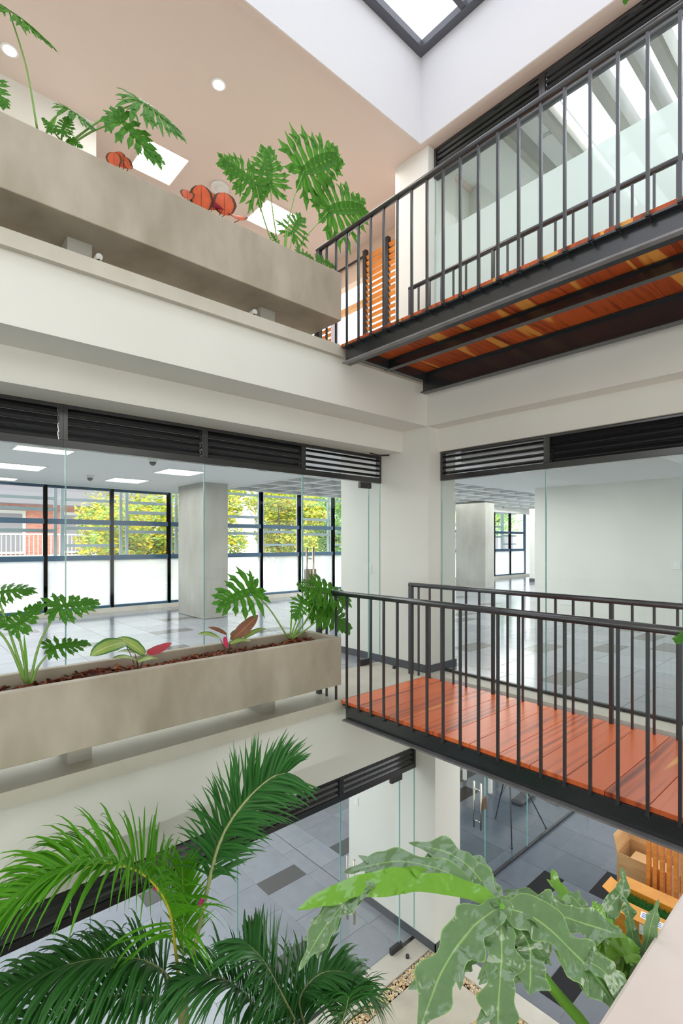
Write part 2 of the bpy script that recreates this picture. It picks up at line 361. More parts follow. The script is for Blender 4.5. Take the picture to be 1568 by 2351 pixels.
# ================================================================ the building shell
def tiled_floor(name, x0, x1, y0, y1, z, mats, period=3.4, ystart=2.29):
    """tiles 0.65 x 0.62 with a narrow dark insert once per column and period"""
    mb = MB(); mb.box(x0, x1, y0, y1, z-.12, z-.004, 0)
    offs = {0: 0., 1: 1.6, 2: .91, 3: .295, 4: 3.15, 5: .2, 6: .6, -1: 1.25, -2: .03, -3: 2.2, -4: .9, -5: 1.9, -6: .3}
    k0 = math.floor((x0-5.12)/.652)
    for k in range(k0, int((x1-5.12)/.652)+1):
        a, b = max(x0, 5.12+.652*k), min(x1, 5.12+.652*(k+1))
        if b-a < .02: continue
        o = offs.get(k, (k*1.37) % 3.4); y = ystart+o-period*8
        while y < y1:
            for h, mi in ((.30, 2), (.62, 1), (.62, 1), (.62, 1), (.62, 1), (.62, 1)):
                c, d = max(y, y0), min(y+h, y1)
                if d-c > .02:
                    g = .003; mb.box(a+g, b-g, c+g, d-g, z-.01, z, mi)
                y += h
    return struct(name, mb, mats)

# ground floor
struct('floor_ground_base', B(-6, 13, -3, 11.3, FG-.5, FG-.31), 'concrete_pale')
tiled_floor('floor_ground_left', -6, 4.714, 3.99, 11.2, FG, ['grout', 'tile_mid', 'tile_dark'])
tiled_floor('floor_ground_back', 4.70, 7.076, 5.12, 11.2, FG, ['grout', 'tile_mid', 'tile_dark'])
tiled_floor('floor_ground_right', 4.93, 13, -3, 5.12, FG, ['grout', 'tile', 'tile_black'])
tiled_floor('floor_ground_far', 7.076, 13, 5.12, 11.2, FG, ['grout', 'tile', 'tile_black'])
struct('trim_1', B(-6, 4.93, 3.71, 3.985, FG-.15, FG+.004).box(4.70, 4.925, -3, 3.71, FG-.15, FG+.004), 'concrete_pale')
struct('floor_garden', B(-6, 4.70, -3, 3.71, FG-.3, FG-.09), 'soil')
# middle floor
tiled_floor('floor_middle_left', -6, 4.70, 4.30, 11.2, F1, ['grout', 'tile_mid', 'tile_dark'])
tiled_floor('floor_middle_right', 4.71, 23, -3, 11.2, F1, ['grout', 'tile_mid', 'tile_dark'])
struct('floor_slab_middle_left', B(-6, 4.60, 4.0, 11.2, -.5, -.125), 'white')
struct('floor_slab_middle_right', B(4.75, 14, -3, 11.2, -.5, -.125), 'white')
struct('floor_slab_upper', B(-6, 5.4, 4.3, 11.2, 3.0, 3.28).box(5.4, 14, -3, 11.2, 3.0, 3.28).box(4.75, 5.4, -3, 4.3, 3.0, 3.28), 'white')

for F in (F1, F2):
    n = 'middle' if F == F1 else 'upper'
    # edge of the landing: thin concrete ledge, then a deep plastered beam below
    struct('trim_ledge_'+n, B(-6, 4.46, 3.50, 4.30, F-.10, F), 'concrete_pale')
    struct('wall_beam_left_'+n, B(-6, 4.46, 3.55, 3.95, F-.54, F-.10), 'white')
    struct('wall_beam_right_'+n, B(4.46, 4.75, -3, 3.95, F-.54, F-.004), 'white')
struct('wall_lintel_left_middle', B(-6, 4.48, 3.93, 4.36, 2.50, 2.74), 'white')
struct('wall_lintel_right_middle', B(4.66, 4.80, -3, 3.55, 2.48, 2.74), 'white')
struct('wall_lintel_left_ground', B(-6, 4.72, 3.90, 4.02, -.965, -.53), 'white')
struct('trim_2', B(4.46, 4.70, -3, 3.55, F1-.004, F1+.002), 'concrete_pale')

# corner columns, white
struct('wall_corner_middle', B(4.48, 4.985, 3.55, 5.0, 0, 3.0), 'white')
struct('wall_corner_upper', B(4.48, 4.985, 3.55, 4.04, 3.28, 5.87), 'white')
struct('wall_corner_ground', B(4.715, 5.20, 3.635, 5.10, FG, -.5), 'white')
struct('baseboard_middle', B(4.468, 4.48, 3.538, 5.0, 0, .085).box(4.468, 4.997, 3.538, 3.55, 0, .085), 'base')
struct('baseboard_ground', B(4.703, 4.715, 3.623, 5.10, FG, FG+.10).box(4.703, 5.212, 3.623, 3.635, FG, FG+.10), 'base')

# middle rooms: ceilings, coffers, columns
struct('ceiling_middle_left', B(-6, 5.33, 4.36, 11.2, 2.60, 2.68), 'ceil')
struct('ceiling_middle_right', B(5.33, 14, 3.34, 5.6, 2.56, 2.64).box(8.08, 14, -3, 3.34, 2.56, 2.64), 'ceil')
struct('ceiling_dropped_box', B(4.80, 8.08, -3, 3.34, 2.35, 2.62), 'ceil')
mb = MB(); mb.box(5.34, 23, 5.6, 11.2, 3.0, 3.02)
for i in range(24): mb.box(5.34+.75*i, 5.46+.75*i, 5.6, 11.2, 2.76, 3.0)
for j in range(8): mb.box(5.34, 23, 5.6+.78*j, 5.72+.78*j, 2.762, 3.0)
struct('ceiling_coffered', mb, 'ceil')
for i, (u, lab) in enumerate(((4.46, 'square raw concrete column standing inside the glazed room beyond the planter'),
                              (14.05, 'far concrete column seen through the right hand glass of the middle floor'))):
    o = solo('concrete_column', B(0, .52, 0, 1.12, 0, 2.76), 'concrete_col', lab, 'column', bevel=.015)
    o.location = (u, 8.87, 0)
struct('wall_middle_right', B(9.9, 10.05, -3, 5.1, 0, 2.6), 'white')
struct('wall_white_pier', B(17.9, 18.5, 8.8, 9.43, 0, 3.0), 'white')
struct('baseboard_pier', B(17.88, 18.52, 8.78, 8.8, 0, .12).box(17.88, 17.9, 8.8, 9.43, 0, .12), 'base')
struct('wall_bulkhead_far', B(14.6, 23, 10.4, 10.6, 2.62, 3.0), 'white')
struct('wall_side_far', B(22.9, 23, -3, 11.2, 0, 3.0), 'white')

# outer window wall of the middle floor, with the second grey frame layer outside
def window_unit(idx, x0, x1, z0, z1, y=11.2):
    nm = 'window_%d' % idx
    fr = MB()
    fr.box(x0-.03, x0+.03, y-.05, y+.05, z0, z1).box(x1-.03, x1+.03, y-.05, y+.05, z0, z1)
    for a, b in ((z0, z0+.05), (1.09, 1.19), (1.82, 1.92), (z1-.05, z1)): fr.box(x0+.03, x1-.03, y-.045, y+.045, a, b)
    o = struct(nm, fr, 'alu_blue')
    c = B(x0+.03, x1-.03, y-.008, y+.008, z0+.05, 1.09).build('frosted_pane', 'frost_out', o)
    c = B(x0+.03, x1-.03, y-.006, y+.006, 1.19, 1.82).box(x0+.03, x1-.03, y-.006, y+.006, 1.92, z1-.05).build('pane', 'glass', o)
    g = MB(); s = 1 if idx % 2 else -1; w = x1-x0
    xa = x0+w*(.30 if s > 0 else .36); yb = y+.55
    g.box(xa-.10, xa-.04, yb, yb+.05, .95, z1+.1).box(xa+.03, xa+.09, yb, yb+.05, .95, z1+.1)
    zz = 1.72 if s > 0 else 2.1
    g.box(xa+.09, x1+w*.3-.10, yb, yb+.05, zz, zz+.07).box(xa+.09, x1+w*.3-.10, yb, yb+.05, 1.36 if s > 0 else 1.66, 1.42 if s > 0 else 1.73)
    g.box(xa+.09, x1+w*.3-.10, yb, yb+.05, z1-.25, z1-.19)
    g.build('outer_frame', 'alu_grey', o)
    return o
ix = 1
for i in range(-6, 15):
    x0 = 2.305+1.235*i; x1 = x0+1.235
    if x0 > 22: break
    window_unit(ix, x0, x1, .09, 2.58 if x1 < 5.3 else 2.95); ix += 1
struct('trim_window_sill', B(-6, 23, 11.08, 11.3, 0, .09), 'concrete_pale')
struct('wall_window_head', B(-6, 5.33, 11.1, 11.3, 2.58, 3.3).box(5.33, 23, 11.1, 11.3, 2.95, 3.3), 'ceil')
struct('wall_left_end', B(-6.1, -6, 3.5, 11.3, FG, 3.28), 'white')

# upper floor: landing ceiling, walls, shutters
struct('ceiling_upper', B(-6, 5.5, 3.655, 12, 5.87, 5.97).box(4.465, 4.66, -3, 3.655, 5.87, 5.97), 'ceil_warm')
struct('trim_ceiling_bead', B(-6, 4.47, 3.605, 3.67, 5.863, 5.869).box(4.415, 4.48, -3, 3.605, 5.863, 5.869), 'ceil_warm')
struct('wall_well_left', B(-6, 4.41, 3.60, 3.654, 5.869, 7.0), 'well')
struct('wall_well_right', B(4.41, 4.464, -3, 3.654, 5.869, 7.0), 'well')
struct('wall_upper_left', B(-6, 1.646, 5.70, 5.85, 3.28, 5.87), 'white')
struct('wall_upper_back', B(-6, 5.3, 9.4, 9.5, 3.28, 5.87), 'peach')
struct('wall_upper_end', B(5.30, 5.42, 4.0, 9.4, 5.42, 5.87).box(5.30, 5.42, 4.0, 4.35, 3.28, 5.42).box(5.30, 5.42, 7.6, 9.4, 3.28, 5.42), 'peach')
struct('wall_upper_side', B(4.985, 5.5, 3.70, 4.0, 3.28, 5.97).box(5.5, 11, 3.55, 3.7, 3.28, 5.97), 'white')

# upper right room
struct('ceiling_upper_room', B(4.66, 11, 2.45, 3.72, 5.93, 6.0), 'ceil')
struct('wall_upper_room_far', B(10.9, 11, -3, 3.55, 3.28, 6.2), 'white')
t = thing('translucent_roof', 'pale translucent roof sheet over the upper glazed room, seen past the beams', 'roof', (4.66, -3, 6.05))
B(4.66, 11, -3, 2.45, 6.05, 6.06).build('roof_sheet', 'opal', t)
B(6.4, 6.46, -3, 2.45, 6.0, 6.05).box(8.4, 8.46, -3, 2.45, 6.0, 6.05).build('purlin', 'plastic', t)
for v, w, lab in ((2.82, .035, 'slim ceiling beam nearest the corner in the upper glazed room'),
                  (2.41, .06, 'grey ceiling beam with a light strip beside it in the upper glazed room'),
                  (1.935, .05, 'grey ceiling beam crossing the middle of the translucent roof'),
                  (1.62, .028, 'thin ceiling beam of the close pair under the translucent roof'),
                  (1.42, .05, 'thick ceiling beam of the close pair under the translucent roof')):
    o = solo('ceiling_beam', B(0, 6.0, -w, w, -.12, .12), 'concrete_col', lab, 'beam'); o.location = (4.70, v, 5.83)
t = thing('strip_light', 'thin white linear lamp beside the grey beam in the upper glazed room', 'lamp', (4.8, 2.33, 5.86))
B(4.8, 7.2, 2.32, 2.335, 5.80, 5.86).build('light_tube', 'lamp', t)
t = thing('ceiling_speaker', 'round white ceiling speaker in the upper glazed room', 'speaker', (0, 0, 0))
p = at(1266, 320, (5.93-EYE)*FPX/(1246-320)); t.location = (p.x, p.y, 5.93)
MB().disc((p.x, p.y, 5.915), .13, .015).build('rim', 'plastic', t)
MB().disc((p.x, p.y, 5.905), .115, .012).build('grille', 'ceil', t)

# skylight over the atrium
t = thing('skylight', 'dark framed skylight at the top of the white atrium well', 'skylight', (4.41, 3.60, 6.84))
B(-6, 4.41, 3.51, 3.60, 6.82, 6.90).box(4.32, 4.41, -3, 3.51, 6.82, 6.90).build('frame', 'sky_frame', t)
for k in range(1, 7):
    B(-6, 4.32, 3.60-.62*k-.03, 3.60-.62*k+.03, 6.83, 6.89).build('glazing_bar', 'sky_frame', t)
B(-6, 4.38, -3, 3.57, 6.905, 6.915).build('pane', 'sky_glass', t)

# ================================================================ glazing and louvres
def pane(x0, x1, y0, y1, z0, z1, lab, group=None, mi='glass', cat='glass pane'):
    t = thing('glass_panel', lab, cat, ((x0+x1)/2, (y0+y1)/2, z0), group)
    B(x0, x1, y0, y1, z0, z1).build('pane', mi, t)
    for e in ((0, 1) if x1-x0 > y1-y0 else (2, 3)):
        q = ((x0, x0+.003, y0-.001, y1+.001), (x1-.003, x1, y0-.001, y1+.001), (x0-.001, x1+.001, y0, y0+.003), (x0-.001, x1+.001, y1-.003, y1))[e]
        B(*q, z0, z1).build('polished_edge', 'glass_edge', t)
    return t
gy = 4.29
for a, b, lab in ((-6, -1.3, 'clear glass panel at the far left behind the middle planter'), (-1.3, 1.02, 'clear glass panel behind the left philodendron of the middle planter'),
                  (1.022, 2.163, 'clear glass panel behind the middle planter between its two calatheas'),
                  (2.165, 3.294, 'clear glass panel in front of the raw concrete column')):
    pane(a, b, gy, gy+.01, .012, 2.17, lab)
pane(4.29, 4.478, gy, gy+.01, .012, 2.17, 'narrow glass side strip next to the white corner, middle floor')
def glass_door(x0, x1, y, z0, z1, hx, hz0, hz1, lab):
    t = thing('glass_door', lab, 'door', (x1, y, z0))
    B(x0, x1, y, y+.01, z0+.012, z1-.01).build('pane', 'glass', t)
    B(x0, x0+.003, y-.001, y+.011, z0+.012, z1-.01).build('polished_edge', 'glass_edge', t); B(x1-.003, x1, y-.001, y+.011, z0+.012, z1-.01).build('polished_edge', 'glass_edge', t)
    for zz in (z1-.075, z0+.005):
        B(x1-.15, x1+.03, y-.015, y+.025, zz, zz+.07).build('patch_fitting', 'black', t)
    for s in (-.05, .06):
        h = MB().tube([(hx, y+s, hz0), (hx, y+s, hz1)], .012, 12).build('pull_handle', 'chrome', t)
        for zz in (hz0+.12, hz1-.12): MB().tube([(hx, y+s, zz), (hx, y+.005, zz)], .008, 8).build('stand_off', 'chrome', h)
    return t
dr = glass_door(3.298, 4.286, gy, 0, 2.17, 3.40, .85, 1.40, 'glass door with steel pull handles behind the middle planter')
k = B(3.31, 3.46, gy-.03, gy-.005, .98, 1.17).build('lock_case', 'chrome', dr, bevel=.006)
struct('trim_3', B(-6, 3.29, gy-.012, gy+.022, 0, .012), 'louvre')
for a, b, lab in ((2.315, 3.54, 'first clear glass panel beside the white corner, right facade of the middle floor'),
                  (1.19, 2.313, 'second clear glass panel on the right facade, behind the middle footbridge'),
                  (-.3, 1.188, 'third clear glass panel on the right facade, at the frame edge')):
    pane(4.71, 4.72, a, b, .03, 2.155, lab)
struct('trim_4', B(4.695, 4.735, -3, 3.55, .0, .03), 'louvre')

def louvre(name, axis, a0, a1, c, z0, z1, lab, blades=4, solid=True, up=1, th=.06, tilt=38, bot=.06, drop=0.):
    """louvred ventilator bay: frame plus tilted blades; axis 'x' runs along X at Y=c, axis 'y' along Y at X=c"""
    t = thing('louvre_vent', lab, 'louvre vent', ((a0+a1)/2, c, z0) if axis == 'x' else (c, (a0+a1)/2, z0), name)
    f = MB(); d = th
    def bx(mb, p0, p1, q0, q1, r0, r1):
        if axis == 'x': mb.box(p0, p1, q0, q1, r0, r1)
        else: mb.box(q0, q1, p0, p1, r0, r1)
    bx(f, a0, a1, c-.005, c+d, z0, z0+bot); bx(f, a0, a1, c-.005, c+d, z1-.03, z1)
    bx(f, a0, a0+.03, c-.005, c+d, z0+bot, z1-.03); bx(f, a1-.03, a1, c-.005, c+d, z0+bot, z1-.03)
    f.build('frame', 'louvre', t, bevel=.002)
    bl = MB(); n = blades; H = (z1-.03)-(z0+bot)
    for i in range(n):
        zc = z0+bot+H*(i+.5)/n; ang = math.radians(tilt)
        hw = H/n*(.58 if not solid else .62)
        L = (a1-a0)/2-.034; mid = (a0+a1)/2
        if axis == 'x': ax, out = Vector((1, 0, 0)), Vector((0, -1, 0)); cc = (mid, c+d*.5, zc)
        else: ax, out = Vector((0, 1, 0)), Vector((-1, 0, 0)); cc = (c+d*.5, mid, zc)
        w = (out*math.cos(ang)-Vector((0, 0, 1))*math.sin(ang)*up); nn = ax.cross(w).normalized()
        # curved blade from three facets
        for q, (o, hh, bend) in enumerate(((-.62, .34, .010), (0, .36, 0), (.62, .34, .010))):
            bl.obox(Vector(cc)+w*(o*hw)-nn*bend*.6, ax, (w+nn*(.22*(-1 if o < 0 else (1 if o > 0 else 0)))).normalized(), nn, L, hw*hh, .004)
    bl.build('blades', 'louvre', t)
    return t
for a0, a1, s, lab in ((-2.6, 1.0, True, 'black louvre vent at the left edge of the middle glass wall'), (1.0, 2.16, True, 'long black louvre vent above the second middle glass panel'),
                       (2.16, 3.29, True, 'black louvre vent above the concrete column view, middle floor'), (3.29, 4.478, False, 'open black louvre vent above the middle floor glass door')):
    louvre('louvre vents over the middle left glass', 'x', a0, a1, 4.27, 2.17, 2.50, lab, solid=s, tilt=60 if s else 32)
for a0, a1, s, lab in ((2.30, 3.548, False, 'open black louvre vent next to the corner on the right facade, middle floor'), (.5, 2.30, True, 'closed black louvre vent at the frame edge on the right facade, middle floor')):
    louvre('louvre vents over the middle right glass', 'y', a0, a1, 4.70, 2.155, 2.485, lab, solid=s, tilt=60 if s else 32)
for a0, a1, lab in ((2.29, 3.548, 'upper black louvre vent beside the white corner under the well'), (.2, 2.29, 'upper black louvre vent running out along the handrail')):
    louvre('louvre vents over the upper glass', 'y', a0, a1, 4.585, 5.54, 5.868, lab, solid=False, tilt=-35, blades=4)
for a0, a1, lab in ((-2.6, 1.0, 'ground floor louvre vent behind the palm, at the left'), (1.0, 2.32, 'ground floor louvre vent partly behind the palm fronds'), (2.32, 3.52, 'ground floor louvre vent right of the palm tip'),
                    (3.52, 4.71, 'ground floor louvre vent above the glass door by the corner')):
    louvre('louvre vents over the ground floor glass', 'x', a0, a1, 3.925, -1.235, -.965, lab, tilt=60, blades=3)

for a, b, lab in ((-6, 1.1, 'ground floor glass panel behind the palm at the left'), (1.1, 2.309, 'ground floor glass panel hidden behind the palm crown'), (2.311, 3.526, 'ground floor glass panel between the palm and the glass door')):
    pane(a, b, 3.945, 3.955, FG+.012, -1.235, lab)
glass_door(3.53, 4.45, 3.945, FG, -1.235, 3.68, -2.58, -1.90, 'ground floor glass door with steel handles and black hinges by the corner')
pane(4.454, 4.713, 3.945, 3.955, FG+.012, -1.235, 'narrow ground floor glass strip between the door and the white corner')
struct('trim_5', B(4.45, 4.713, 3.93, 3.97, FG, FG+.012).box(-6, 3.52, 3.93, 3.97, FG+.003, FG+.012), 'louvre')

# glass partition in the ground floor right hand room
pane(6.20, 7.37, 3.915, 3.925, FG+.04, -.6, 'partition glass panel beside the handles, ground floor room')
pane(7.375, 9.6, 3.915, 3.925, FG+.04, -.6, 'partition glass panel in front of the tripod stand, ground floor room')
t = thing('glass_door', 'glass partition door with a pair of long handles, ground floor right room', 'door', (5.25, 3.92, FG))
B(5.25, 6.195, 3.915, 3.925, FG+.01, -.6).build('pane', 'glass', t)
B(6.190, 6.195, 3.914, 3.926, FG+.01, -.6).build('polished_edge', 'glass_edge', t)
for s, hx in ((-.05, 6.02), (.06, 6.02)):
    h = MB().tube([(hx, 3.92+s, -2.46), (hx, 3.92+s, -1.83)], .013, 12).build('pull_handle', 'chrome', t)
    for zz in (-2.36, -1.93): MB().tube([(hx, 3.92+s, zz), (hx, 3.92, zz)], .008, 8).build('stand_off', 'chrome', h)
B(6.08, 6.18, 3.88, 3.91, -2.22, -2.06).build('lock_case', 'ink', t, bevel=.005)
struct('trim_6', B(6.2, 9.6, 3.90, 3.94, FG, FG+.04), 'louvre')

# upper glazing with frosted band
for a, b, lab in ((2.32, 3.545, 'upper glass panel beside the white corner, frosted on its lower part'), (.8, 2.315, 'wide upper glass panel with frosted lower part behind the upper footbridge'),
                  (-1, .795, 'upper glass panel at the right frame edge with frosted lower part')):
    t = pane(4.60, 4.61, a, b, 3.30, 5.54, lab)
    B(4.597, 4.600, a+.004, b-.004, 3.30, 4.907).build('frosted_film', 'frost', t)
struct('trim_7', B(4.46, 4.63, -3, 3.55, 3.276, 3.30), 'concrete_pale')

# ================================================================ planters
def planter(F, n, lab):
    t = thing('concrete_planter', lab, 'planter', (0, 3.66, F+.17))
    y0, y1, z0, z1, xe = 3.405, 3.92, F+.17, F+.60, 3.055
    mb = MB(); mb.v += [(-3, y0, z0), (xe, y0, z0), (xe, y1, z0), (-3, y1, z0), (-3, y0, z1), (xe, y0, z1), (xe, y1, z1), (-3, y1, z1), (-3, y0+.06, z1), (xe-.06, y0+.06, z1), (xe-.06, y1-.06, z1), (-3, y1-.06, z1), (-3, y0+.06, z0+.07), (xe-.06, y0+.06, z0+.07), (xe-.06, y1-.06, z0+.07), (-3, y1-.06, z0+.07)]
    for q in ((0, 3, 2, 1), (0, 1, 5, 4), (1, 2, 6, 5), (2, 3, 7, 6), (4, 5, 9, 8), (5, 6, 10, 9), (6, 7, 11, 10), (8, 9, 13, 12), (9, 10, 14, 13), (10, 11, 15, 14), (12, 13, 14, 15), (0, 4, 8, 12), (0, 12, 15, 3), (3, 15, 11, 7)): mb.face(list(q))
    0
    mb.build('trough', 'concrete', t, bevel=.006)
    B(-3, xe-.062, y0+.062, y1-.062, z0+.075, z1-.10).build('soil', 'soil', t)
    for u in (-.65, .88, 2.36):
        B(u, u+.15, 3.66, 3.90, F, z0).build('support_block', 'concrete_col', t)
    return t
planter(F1, 0, 'long raw concrete planter along the middle landing, filled with bark chips')
planter(F2, 1, 'long raw concrete planter along the upper landing, seen from below')
mb = MB()
for i in range(3800):
    x = R.uniform(-1.2, 2.98); y = R.uniform(3.475, 3.85); z = .505+R.uniform(0, .035)+.012*math.sin(x*7)
    L = R.uniform(.012, .038); w = R.uniform(.006, .014); h = R.uniform(.002, .005)
    ax = Vector((R.uniform(-1, 1), R.uniform(-1, 1), R.uniform(-.45, .45))).normalized(); ay = ax.cross(Vector((R.uniform(-.4, .4), R.uniform(-.4, .4), 1))).normalized()
    mb.obox((x, y, z), ax, ay, ax.cross(ay), L, w, h)
mu = mb.build('bark_mulch', 'mulch'); mu['kind'] = 'stuff'; mu['label'] = 'red brown bark chips filling the middle planter'; mu['category'] = 'bark mulch'
# two small conduit stubs beside the upper supports
for u, lab in ((1.06, 'small clamp with wire stub beneath the upper planter, left support'), (2.27, 'small clamp with wire stub beneath the upper planter, right support')):
    t = thing('pipe_clamp', lab, 'clamp', (u, 3.64, 3.28+.06))
    MB().tube([(u, 3.60, 3.36), (u, 3.72, 3.36)], .022, 12).build('conduit', 'plastic', t)
    MB().tube([(u, 3.60, 3.34), (u-.05, 3.60, 3.31), (u-.08, 3.61, 3.33)], .006, 6).build('wire', 'ink', t)

# parapet planter on the camera side
t = thing('concrete_planter', 'pale plastered planter wall at the lower right corner of the frame', 'planter', (2, 0, 0))
B(.2, 3.0, -.16, -.05, .1, .60).box(.2, 3.0, .25, .366, .1, .60).box(.2, .31, -.05, .25, .1, .60).box(2.89, 3.0, -.05, .25, .1, .60).box(.31, 2.89, -.05, .25, .1, .17).build('trough', 'parapet', t, bevel=.008)
B(.315, 2.885, -.048, .248, .17, .575).build('soil', 'parapet', t)
struct('wall_near', B(-6.1, 11, -3.15, -3.0, FG, 7.0), 'white')
struct('wall_left_side', B(-6.1, -6, -3.0, 3.5, FG, 7.0), 'white')
struct('floor_near_upper', B(-6, 4.45, -3, -.35, 2.75, 3.28), 'white')
struct('ceiling_near_upper', B(-6, 4.41, -3, -.35, 5.87, 7.0), 'white')
struct('floor_near_landing', B(-2, 4.45, -3, .34, -.3, 0), 'concrete_pale')

# ================================================================ footbridges and railings
def footbridge(F, lab):
    t = thing('footbridge', lab, 'footbridge', (3.75, 3.48, F))
    def beam(x, z0, z1, fw, name, lab2=None):
        mb = MB(); mb.box(x-.006, x+.006, .36, 3.46, z0+.012, z1-.012).box(x-fw, x+fw, .36, 3.46, z0, z0+.012).box(x-fw, x+fw, .36, 3.46, z1-.012, z1)
        return mb.build(name, 'beam', t)
    beam(3.165, F-.185, F-.031, .05, 'steel_beam'); beam(3.70, F-.125, F-.031, .03, 'steel_beam'); beam(4.28, F-.235, F-.031, .045, 'steel_beam')
    B(3.112, 3.159, .36, 3.46, F-.1855, F-.1725).build('bottom_flange', 'flange', t)
    for y in (3.42,):
        B(3.18, 3.66, y-.03, y+.03, F-.125, F-.032).box(3.74, 4.24, y-.03, y+.03, F-.125, F-.032).build('cross_beam', 'beam', t) if y == 3.42 else None
    mb = MB(); y = 3.49; k = 0
    while y > .5:
        w = .231; mb.box(3.125, 4.36, y-w+.004, y, F-.030, F, 0); y -= w; k += 1
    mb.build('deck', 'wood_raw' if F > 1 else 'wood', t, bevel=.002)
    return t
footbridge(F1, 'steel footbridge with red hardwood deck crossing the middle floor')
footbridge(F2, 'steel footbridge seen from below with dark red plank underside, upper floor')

def railing(F, u, yend, first, count, lab, outer, extra=()):
    t = thing('bridge_railing', lab, 'railing', (u, yend, F))
    zt = F+.985
    MB().tube([(u, yend, zt), (u, .36, zt)], .0245, 16).build('handrail', 'rail', t)
    B(u-.02, u+.02, yend-.045, yend, F, zt-.012).build('end_post', 'rail', t)
    for k in range(count):
        y = first-.1522*k; r = .0085
        z0 = F-.035 if outer else F
        thick = (not outer and k % 7 == 6)
        mb = B(u-r, u+r, y-r, y+r, z0, zt) if not thick else B(u-.014, u+.014, y-.014, y+.014, z0, zt)
        bo = mb.build('baluster' if not thick else 'post', 'rail', t)
        if outer:
            MB().tube([(u, y, F-.045), (u+.055, y, F-.045)], .008, 8).build('fixing_pin', 'black', bo)
            B(u-r-.003, u+r+.003, y-r-.003, y+r+.003, z0-.012, z0).build('foot_weld', 'black', bo)
    for y in extra: B(u-.0085, u+.0085, y-.0085, y+.0085, F, zt).build('baluster', 'rail', t)
    return t
for F, w in ((F1, 'middle'), (F2, 'upper')):
    railing(F, 3.10, 3.80, 3.382, 20, 'black steel railing on the open side of the %s footbridge' % w, True, (3.53, 3.665))
    railing(F, 4.325, 3.69, 3.56, 22, 'black steel railing along the glass side of the %s footbridge' % w, False)

# ================================================================ ground floor garden
PV = [(-1.2, 1.18), (1.25, 2.9), (2.97, 4.53)]
for a, b, c, d, lab in ((2.93, 4.56, 2.93, 3.55, ''),):
    pass
for i, (a, b, c, d) in enumerate(((2.95, 4.55, 1.65, 3.52), (2.95, 4.55, -.3, 1.56), (1.2, 2.86, 1.65, 3.52), (1.2, 2.86, -.3, 1.56), (-.6, 1.1, 1.65, 3.52))):
    pass
def paver(a, b, c, d, lab):
    o = solo('paving_slab', B(0, b-a, 0, d-c, -.06, 0), 'paver', lab, 'paving slab', 'concrete paving slabs in the garden', bevel=.008); o.location = (a, c, FG-.01)
paver(2.90, 4.60, 2.86, 3.56, 'concrete garden slab in the corner, bordered by yellow gravel on three sides')
paver(2.90, 4.60, 1.30, 2.79, 'concrete garden slab at the bottom edge below the big leaf')
paver(.9, 2.83, 2.86, 3.56, 'concrete garden slab beneath the palm')
mb = MB()
def stone(mb, x, y, z, r):
    n0 = len(mb.v); a = R.uniform(0, 6.3); sx = r*R.uniform(.8, 1.5); sy = r*R.uniform(.6, 1.1); sz = r*R.uniform(.5, .8)
    rings = ((-.6, .8), (.35, .95), (.85, .5))
    for h, q in rings:
        for j in range(6):
            t = j*math.pi/3+R.uniform(-.15, .15); px, py = math.cos(t)*q*sx, math.sin(t)*q*sy
            mb.v.append((x+px*math.cos(a)-py*math.sin(a), y+px*math.sin(a)+py*math.cos(a), z+h*sz))
    mb.v.append((x, y, z+sz)); top = len(mb.v)-1
    for r0 in (0, 1):
        for j in range(6): mb.face([n0+r0*6+j, n0+r0*6+(j+1) % 6, n0+(r0+1)*6+(j+1) % 6, n0+(r0+1)*6+j], smooth=True)
    for j in range(6): mb.face([n0+12+j, n0+12+(j+1) % 6, top], smooth=True)
def strip(x0, x1, y0, y1, dens):
    n = int((x1-x0)*(y1-y0)*dens)
    for _ in range(n): stone(mb, R.uniform(x0, x1), R.uniform(y0, y1), FG-.028+R.uniform(0, .022), R.uniform(.008, .016))
strip(.9, 4.70, 3.57, 3.70, 5200); strip(4.61, 4.70, 1.3, 3.57, 5200); strip(2.9, 4.6, 2.795, 2.86, 5200)
o = mb.build('garden_gravel', 'gravel'); o['kind'] = 'stuff'; o['label'] = 'yellow and cream river gravel between the garden slabs'; o['category'] = 'gravel'
struct('floor_gravel_bed', B(-6, 4.70, -3, 3.71, FG-.09, FG-.035), 'soil')

# ================================================================ foliage builders
def bez(pts, n):
    """smooth curve through points (Catmull-Rom)"""
    P = [Vector(p) for p in pts]; P = [P[0]*2-P[1]]+P+[P[-1]*2-P[-2]]; out = []
    segs = len(P)-3
    for i in range(n):
        t = i/(n-1)*segs; k = min(int(t), segs-1); u = t-k
        a, b, c, d = P[k:k+4]
        out.append(.5*((2*b)+(c-a)*u+(2*a-5*b+4*c-d)*u*u+(3*b-a-3*c+d)*u*u*u))
    return out

